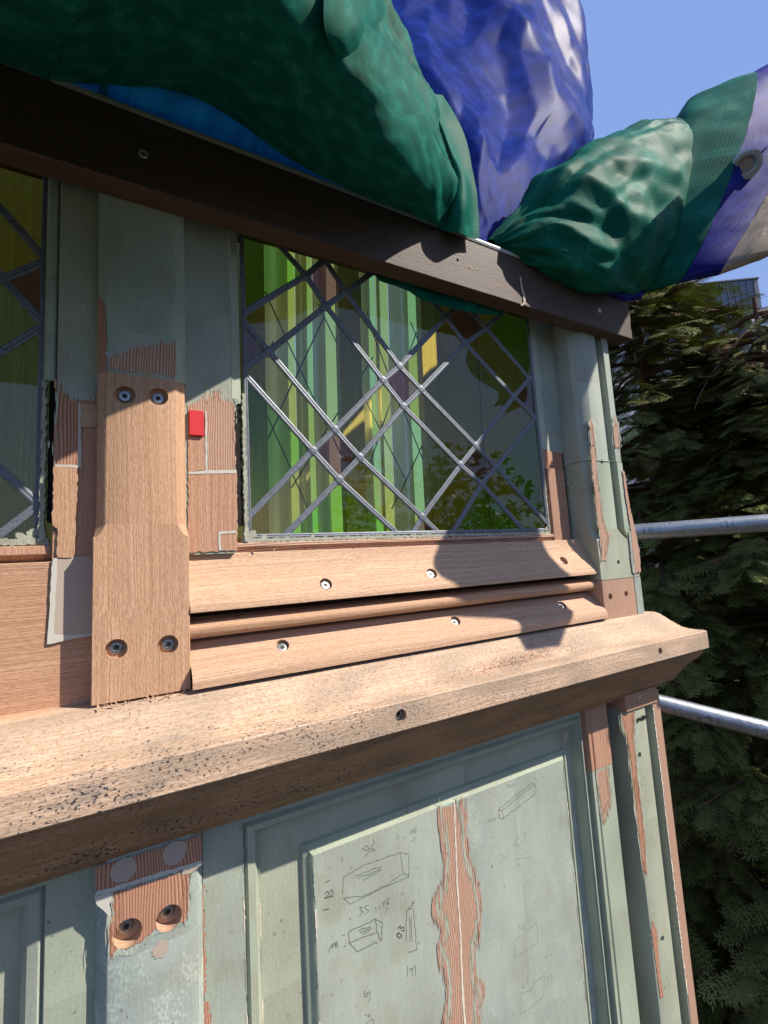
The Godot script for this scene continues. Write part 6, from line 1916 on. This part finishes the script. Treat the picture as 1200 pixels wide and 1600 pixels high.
func trees() -> void:
	M.bark = tri_mat(T.dark_up, T.dark_up_h, Vector3(3, 1.5, 3), Vector3.ZERO, 0.9, 0.3, Color(1.3, 1.2, 1.1))
	M.foliage = std(Color.WHITE, 0.6, 0.25)
	M.foliage.vertex_color_use_as_albedo = true
	M.foliage.backlight_enabled = true
	M.foliage.backlight = Color(0.35, 0.4, 0.15)
	var c1: Vector3 = Vector3(3.3886, 0.2546, -1.0638)
	var c2: Vector3 = Vector3(3.3967, 0.1618, -0.3317)
	var c3: Vector3 = Vector3(5.9301, 0.3554, -1.7878)
	conifer(Vector3(c1.x, -4.5, c1.z), 7.0, 1.45, "dark feathery conifer directly right of the corner post, tallest one", 330, 3)
	var t := conifer(Vector3(c2.x, -4.5, c2.z), 6.0, 1.35, "dark conifer at the right edge, with a bare branch", 240, 8)
	conifer(Vector3(c3.x, -4.8, c3.z), 6.9, 2.3, "conifer standing farther back between the two nearer ones", 340, 12, 0.27)
	# bare branch
	var mb := MB.new()
	var pts := [Vector3(2.9755, 0.9309, -0.5149), Vector3(3.0017, 0.9727, -0.4597), Vector3(3.0506, 1.0718, -0.3958), Vector3(3.1475, 1.1948, -0.3244), Vector3(3.2932, 1.3071, -0.2266)]
	mb.tube(pts, [0.004, 0.006, 0.008, 0.010, 0.012], 7)
	mb.tube([pts[2], Vector3(3.0002, 1.0279, -0.3144), Vector3(3.0189, 1.0728, -0.2399)], [0.005, 0.004, 0.002], 5)
	mb.tube([pts[1], Vector3(2.8739, 0.8421, -0.4686), Vector3(2.798, 0.7564, -0.4651)], [0.005, 0.004, 0.002], 5)
	obj("bare_branch", mb, M.bark, t)
	# a broadleaf tree opposite the bay, mirrored in the panes
	t = thing("broadleaf_tree", "leafy broadleaf tree across the yard, mirrored in the window panes", "tree", Vector3(4.6, -5, 5.4))
	mb = MB.new()
	mb.tube([Vector3(4.6, -5, 5.4), Vector3(4.5, -1.5, 5.3), Vector3(4.3, 1.6, 5.2)], [0.16, 0.12, 0.04], 10)
	for i in 14:
		var a := i * 2.4
		mb.tube([Vector3(4.5, -1.6 + 0.2 * i, 5.3), Vector3(4.5 + cos(a) * 1.2, -1.0 + 0.2 * i, 5.3 + sin(a) * 1.2)], [0.04, 0.01], 6)
	obj("trunk", mb, M.bark, t)
	var lf := MB.new()
	lf.quad(Vector3(0, 0, 0), Vector3(0.35, 0.06, 0.4), Vector3(0, -0.1, 1), Vector3(-0.35, 0.06, 0.4), Vector3.UP)
	lf.quad(Vector3(0.05, 0, 0.1), Vector3(0.5, 0.02, 0.15), Vector3(0.7, -0.08, 0.55), Vector3(0.25, 0.0, 0.5), Vector3.UP)
	lf.quad(Vector3(-0.05, 0, 0.1), Vector3(-0.5, 0.02, 0.15), Vector3(-0.7, -0.08, 0.55), Vector3(-0.25, 0.0, 0.5), Vector3.UP)
	var lm := lf.mesh()
	var fm := std(Color.WHITE, 0.5)
	fm.vertex_color_use_as_albedo = true
	fm.backlight_enabled = true
	fm.backlight = Color(0.5, 0.6, 0.2)
	lm.surface_set_material(0, fm)
	var mm := MultiMesh.new()
	mm.transform_format = MultiMesh.TRANSFORM_3D
	mm.use_colors = true
	mm.mesh = lm
	mm.instance_count = 2600
	var cl := []
	for i in 46:
		var v := Vector3(rng.randfn(), rng.randfn() * 0.9, rng.randfn()).limit_length(1.9)
		cl.append(Vector3(-0.2, 4.9, -0.1) + v * Vector3(0.95, 0.85, 0.95))
	for i in 2600:
		var p: Vector3 = cl[i % cl.size()] + Vector3(rng.randfn(), rng.randfn(), rng.randfn()) * 0.24
		var b := Basis.from_euler(Vector3(rng.randf_range(-0.9, 0.9), rng.randf() * TAU, rng.randf_range(-0.9, 0.9))).scaled(Vector3.ONE * rng.randf_range(0.10, 0.17))
		mm.set_instance_transform(i, Transform3D(b, p))
		mm.set_instance_color(i, Color(0.05, 0.085, 0.025) * rng.randf_range(0.7, 1.4))
	var c := MultiMeshInstance3D.new()
	c.name = "foliage"
	c.multimesh = mm
	t.add_child(c)
	c.set_meta("kind", "stuff")


func building() -> void:
	var at: Vector3 = Vector3(34.6064, 16.3049, -10.8353)
	var t := thing("metal_clad_building", "distant building with grey standing seam metal cladding above white framed windows", "building", Vector3(at.x, -6, at.z))
	t.rotation.y = deg_to_rad(-34)
	var top := at.y + 6.0
	var clad := std(Color(0.42, 0.44, 0.48), 0.45)
	clad.metallic = 0.3
	var wall := std(Color(0.80, 0.80, 0.80), 0.8)
	var gl := std(Color(0.25, 0.30, 0.36), 0.08)
	var put := func(called: String, lo: Vector3, hi: Vector3, m: Material, parent: Node3D) -> Node3D:
		var mb := MB.new()
		mb.box(lo, hi, 0.02)
		var o := MeshInstance3D.new()
		o.name = called
		o.mesh = mb.mesh()
		o.mesh.surface_set_material(0, m)
		parent.add_child(o, true)
		return o
	put.call("wall", Vector3(-12, 0, -10), Vector3(-0.3, top - 1.9, -0.3), wall, t)
	var cladding: Node3D = put.call("cladding", Vector3(-12.3, top - 1.9, -10.3), Vector3(0, top, 0), clad, t)
	put.call("coping", Vector3(-12.4, top, -10.4), Vector3(0.06, top + 0.12, 0.06), std(Color(0.3, 0.31, 0.34), 0.5), t)
	for i in 30:
		put.call("seam", Vector3(-0.3 - i * 0.4, top - 1.88, 0.0), Vector3(-0.27 - i * 0.4, top - 0.01, 0.05), clad, cladding)
	for i in 5:
		var w: Node3D = put.call("window", Vector3(-1.9 - i * 2.2, top - 3.9, -0.34), Vector3(-0.5 - i * 2.2, top - 2.1, -0.24), wall, t)
		put.call("glazing", Vector3(-1.8 - i * 2.2, top - 3.8, -0.26), Vector3(-0.6 - i * 2.2, top - 2.2, -0.22), gl, w)


func ground() -> void:
	var mb := MB.new()
	mb.quad(Vector3(-300, -5, 300), Vector3(300, -5, 300), Vector3(300, -5, -300), Vector3(-300, -5, -300), Vector3.UP)
	var o := obj("ground", mb, std(Color(0.20, 0.22, 0.16), 0.95))
	o.set_meta("kind", "structure")
	# the rest of the bay's carcass keeps daylight out of its inside
	var t := thing("bay_carcass", "plain timber carcass behind the panelling of the bay", "carcass", Vector3(0, -1.8, -0.5))
	mb = MB.new()
	mb.box(Vector3(-1.3, -1.8, -0.6), Vector3(1.33, -0.03, -0.11))
	obj("lower_box", mb, M.dark, t)
	mb = MB.new()
	mb.box(Vector3(-1.3, -0.03, -0.6), Vector3(-1.25, 0.9, -0.08))
	obj("end_board", mb, M.dark, t)
	mb = MB.new()
	mb.box(Vector3(-1.25, 0.71, -0.1), Vector3(1.39, 0.85, -0.07))
	obj("upper_board", mb, M.dark, t)
	# scaffold deck that the photograph was taken from
	t = thing("scaffold_deck", "grey weathered boards of the scaffold deck below", "scaffold deck", Vector3(0.4, -1.9, 1.0))
	for i in 5:
		mb = MB.new()
		mb.box(Vector3(-1.6, -1.94, 0.22 + i * 0.24), Vector3(2.4, -1.9, 0.445 + i * 0.24), 0.003)
		obj("deck_board", mb, M.dark, t)


func _ready() -> void:
	rng.seed = 7
	nz.seed = 3
	nz.frequency = 1.0
	nz.noise_type = FastNoiseLite.TYPE_SIMPLEX_SMOOTH
	nz.fractal_type = FastNoiseLite.FRACTAL_NONE
	nz2.seed = 11
	nz2.frequency = 1.0
	nz2.noise_type = FastNoiseLite.TYPE_SIMPLEX_SMOOTH
	nz2.fractal_octaves = 2

	var cam := Camera3D.new()
	cam.name = "camera"
	cam.fov = 95.7662
	cam.near = 0.05
	cam.far = 600.0
	cam.transform = Transform3D(Basis(Vector3(0.869525,-0.059035,0.490347), Vector3(-0.003536,0.992061,0.125708), Vector3(-0.493875,-0.111040,0.862414)), Vector3(0, 0, 0.85))
	add_child(cam)
	cam.current = true

	var sky := ProceduralSkyMaterial.new()
	sky.sky_top_color = Color(0.53, 0.65, 0.90)
	sky.sky_horizon_color = Color(0.68, 0.78, 0.94)
	sky.sky_curve = 0.18
	sky.sky_energy_multiplier = 0.86
	sky.ground_bottom_color = Color(0.18, 0.19, 0.16)
	sky.ground_horizon_color = Color(0.3, 0.32, 0.31)
	sky.sun_angle_max = 44.0
	sky.sun_curve = 0.2
	var env := Environment.new()
	env.background_mode = Environment.BG_SKY
	env.sky = Sky.new()
	env.sky.sky_material = sky
	env.tonemap_mode = Environment.TONE_MAPPER_LINEAR
	env.tonemap_exposure = 1.43
	env.sdfgi_enabled = true
	env.ssao_enabled = true
	env.ssil_enabled = true
	var we := WorldEnvironment.new()
	we.name = "environment"
	we.environment = env
	add_child(we)
	var sun := DirectionalLight3D.new()
	sun.name = "sun"
	sun.light_color = Color(1.0, 0.965, 0.91)
	sun.light_energy = 1.6
	sun.light_angular_distance = 0.5
	sun.shadow_enabled = true
	add_child(sun)
	sun.look_at_from_position(SUN, Vector3.ZERO, Vector3.UP)

	materials()
	make_screw()
	ground()
	building()
	lower_wall()
	ledge()
	mouldings()
	upper_post()
	jambs()
	corner_post()
	windows()
	interior()
	beam()
	tarps()
	poles()
	trees()
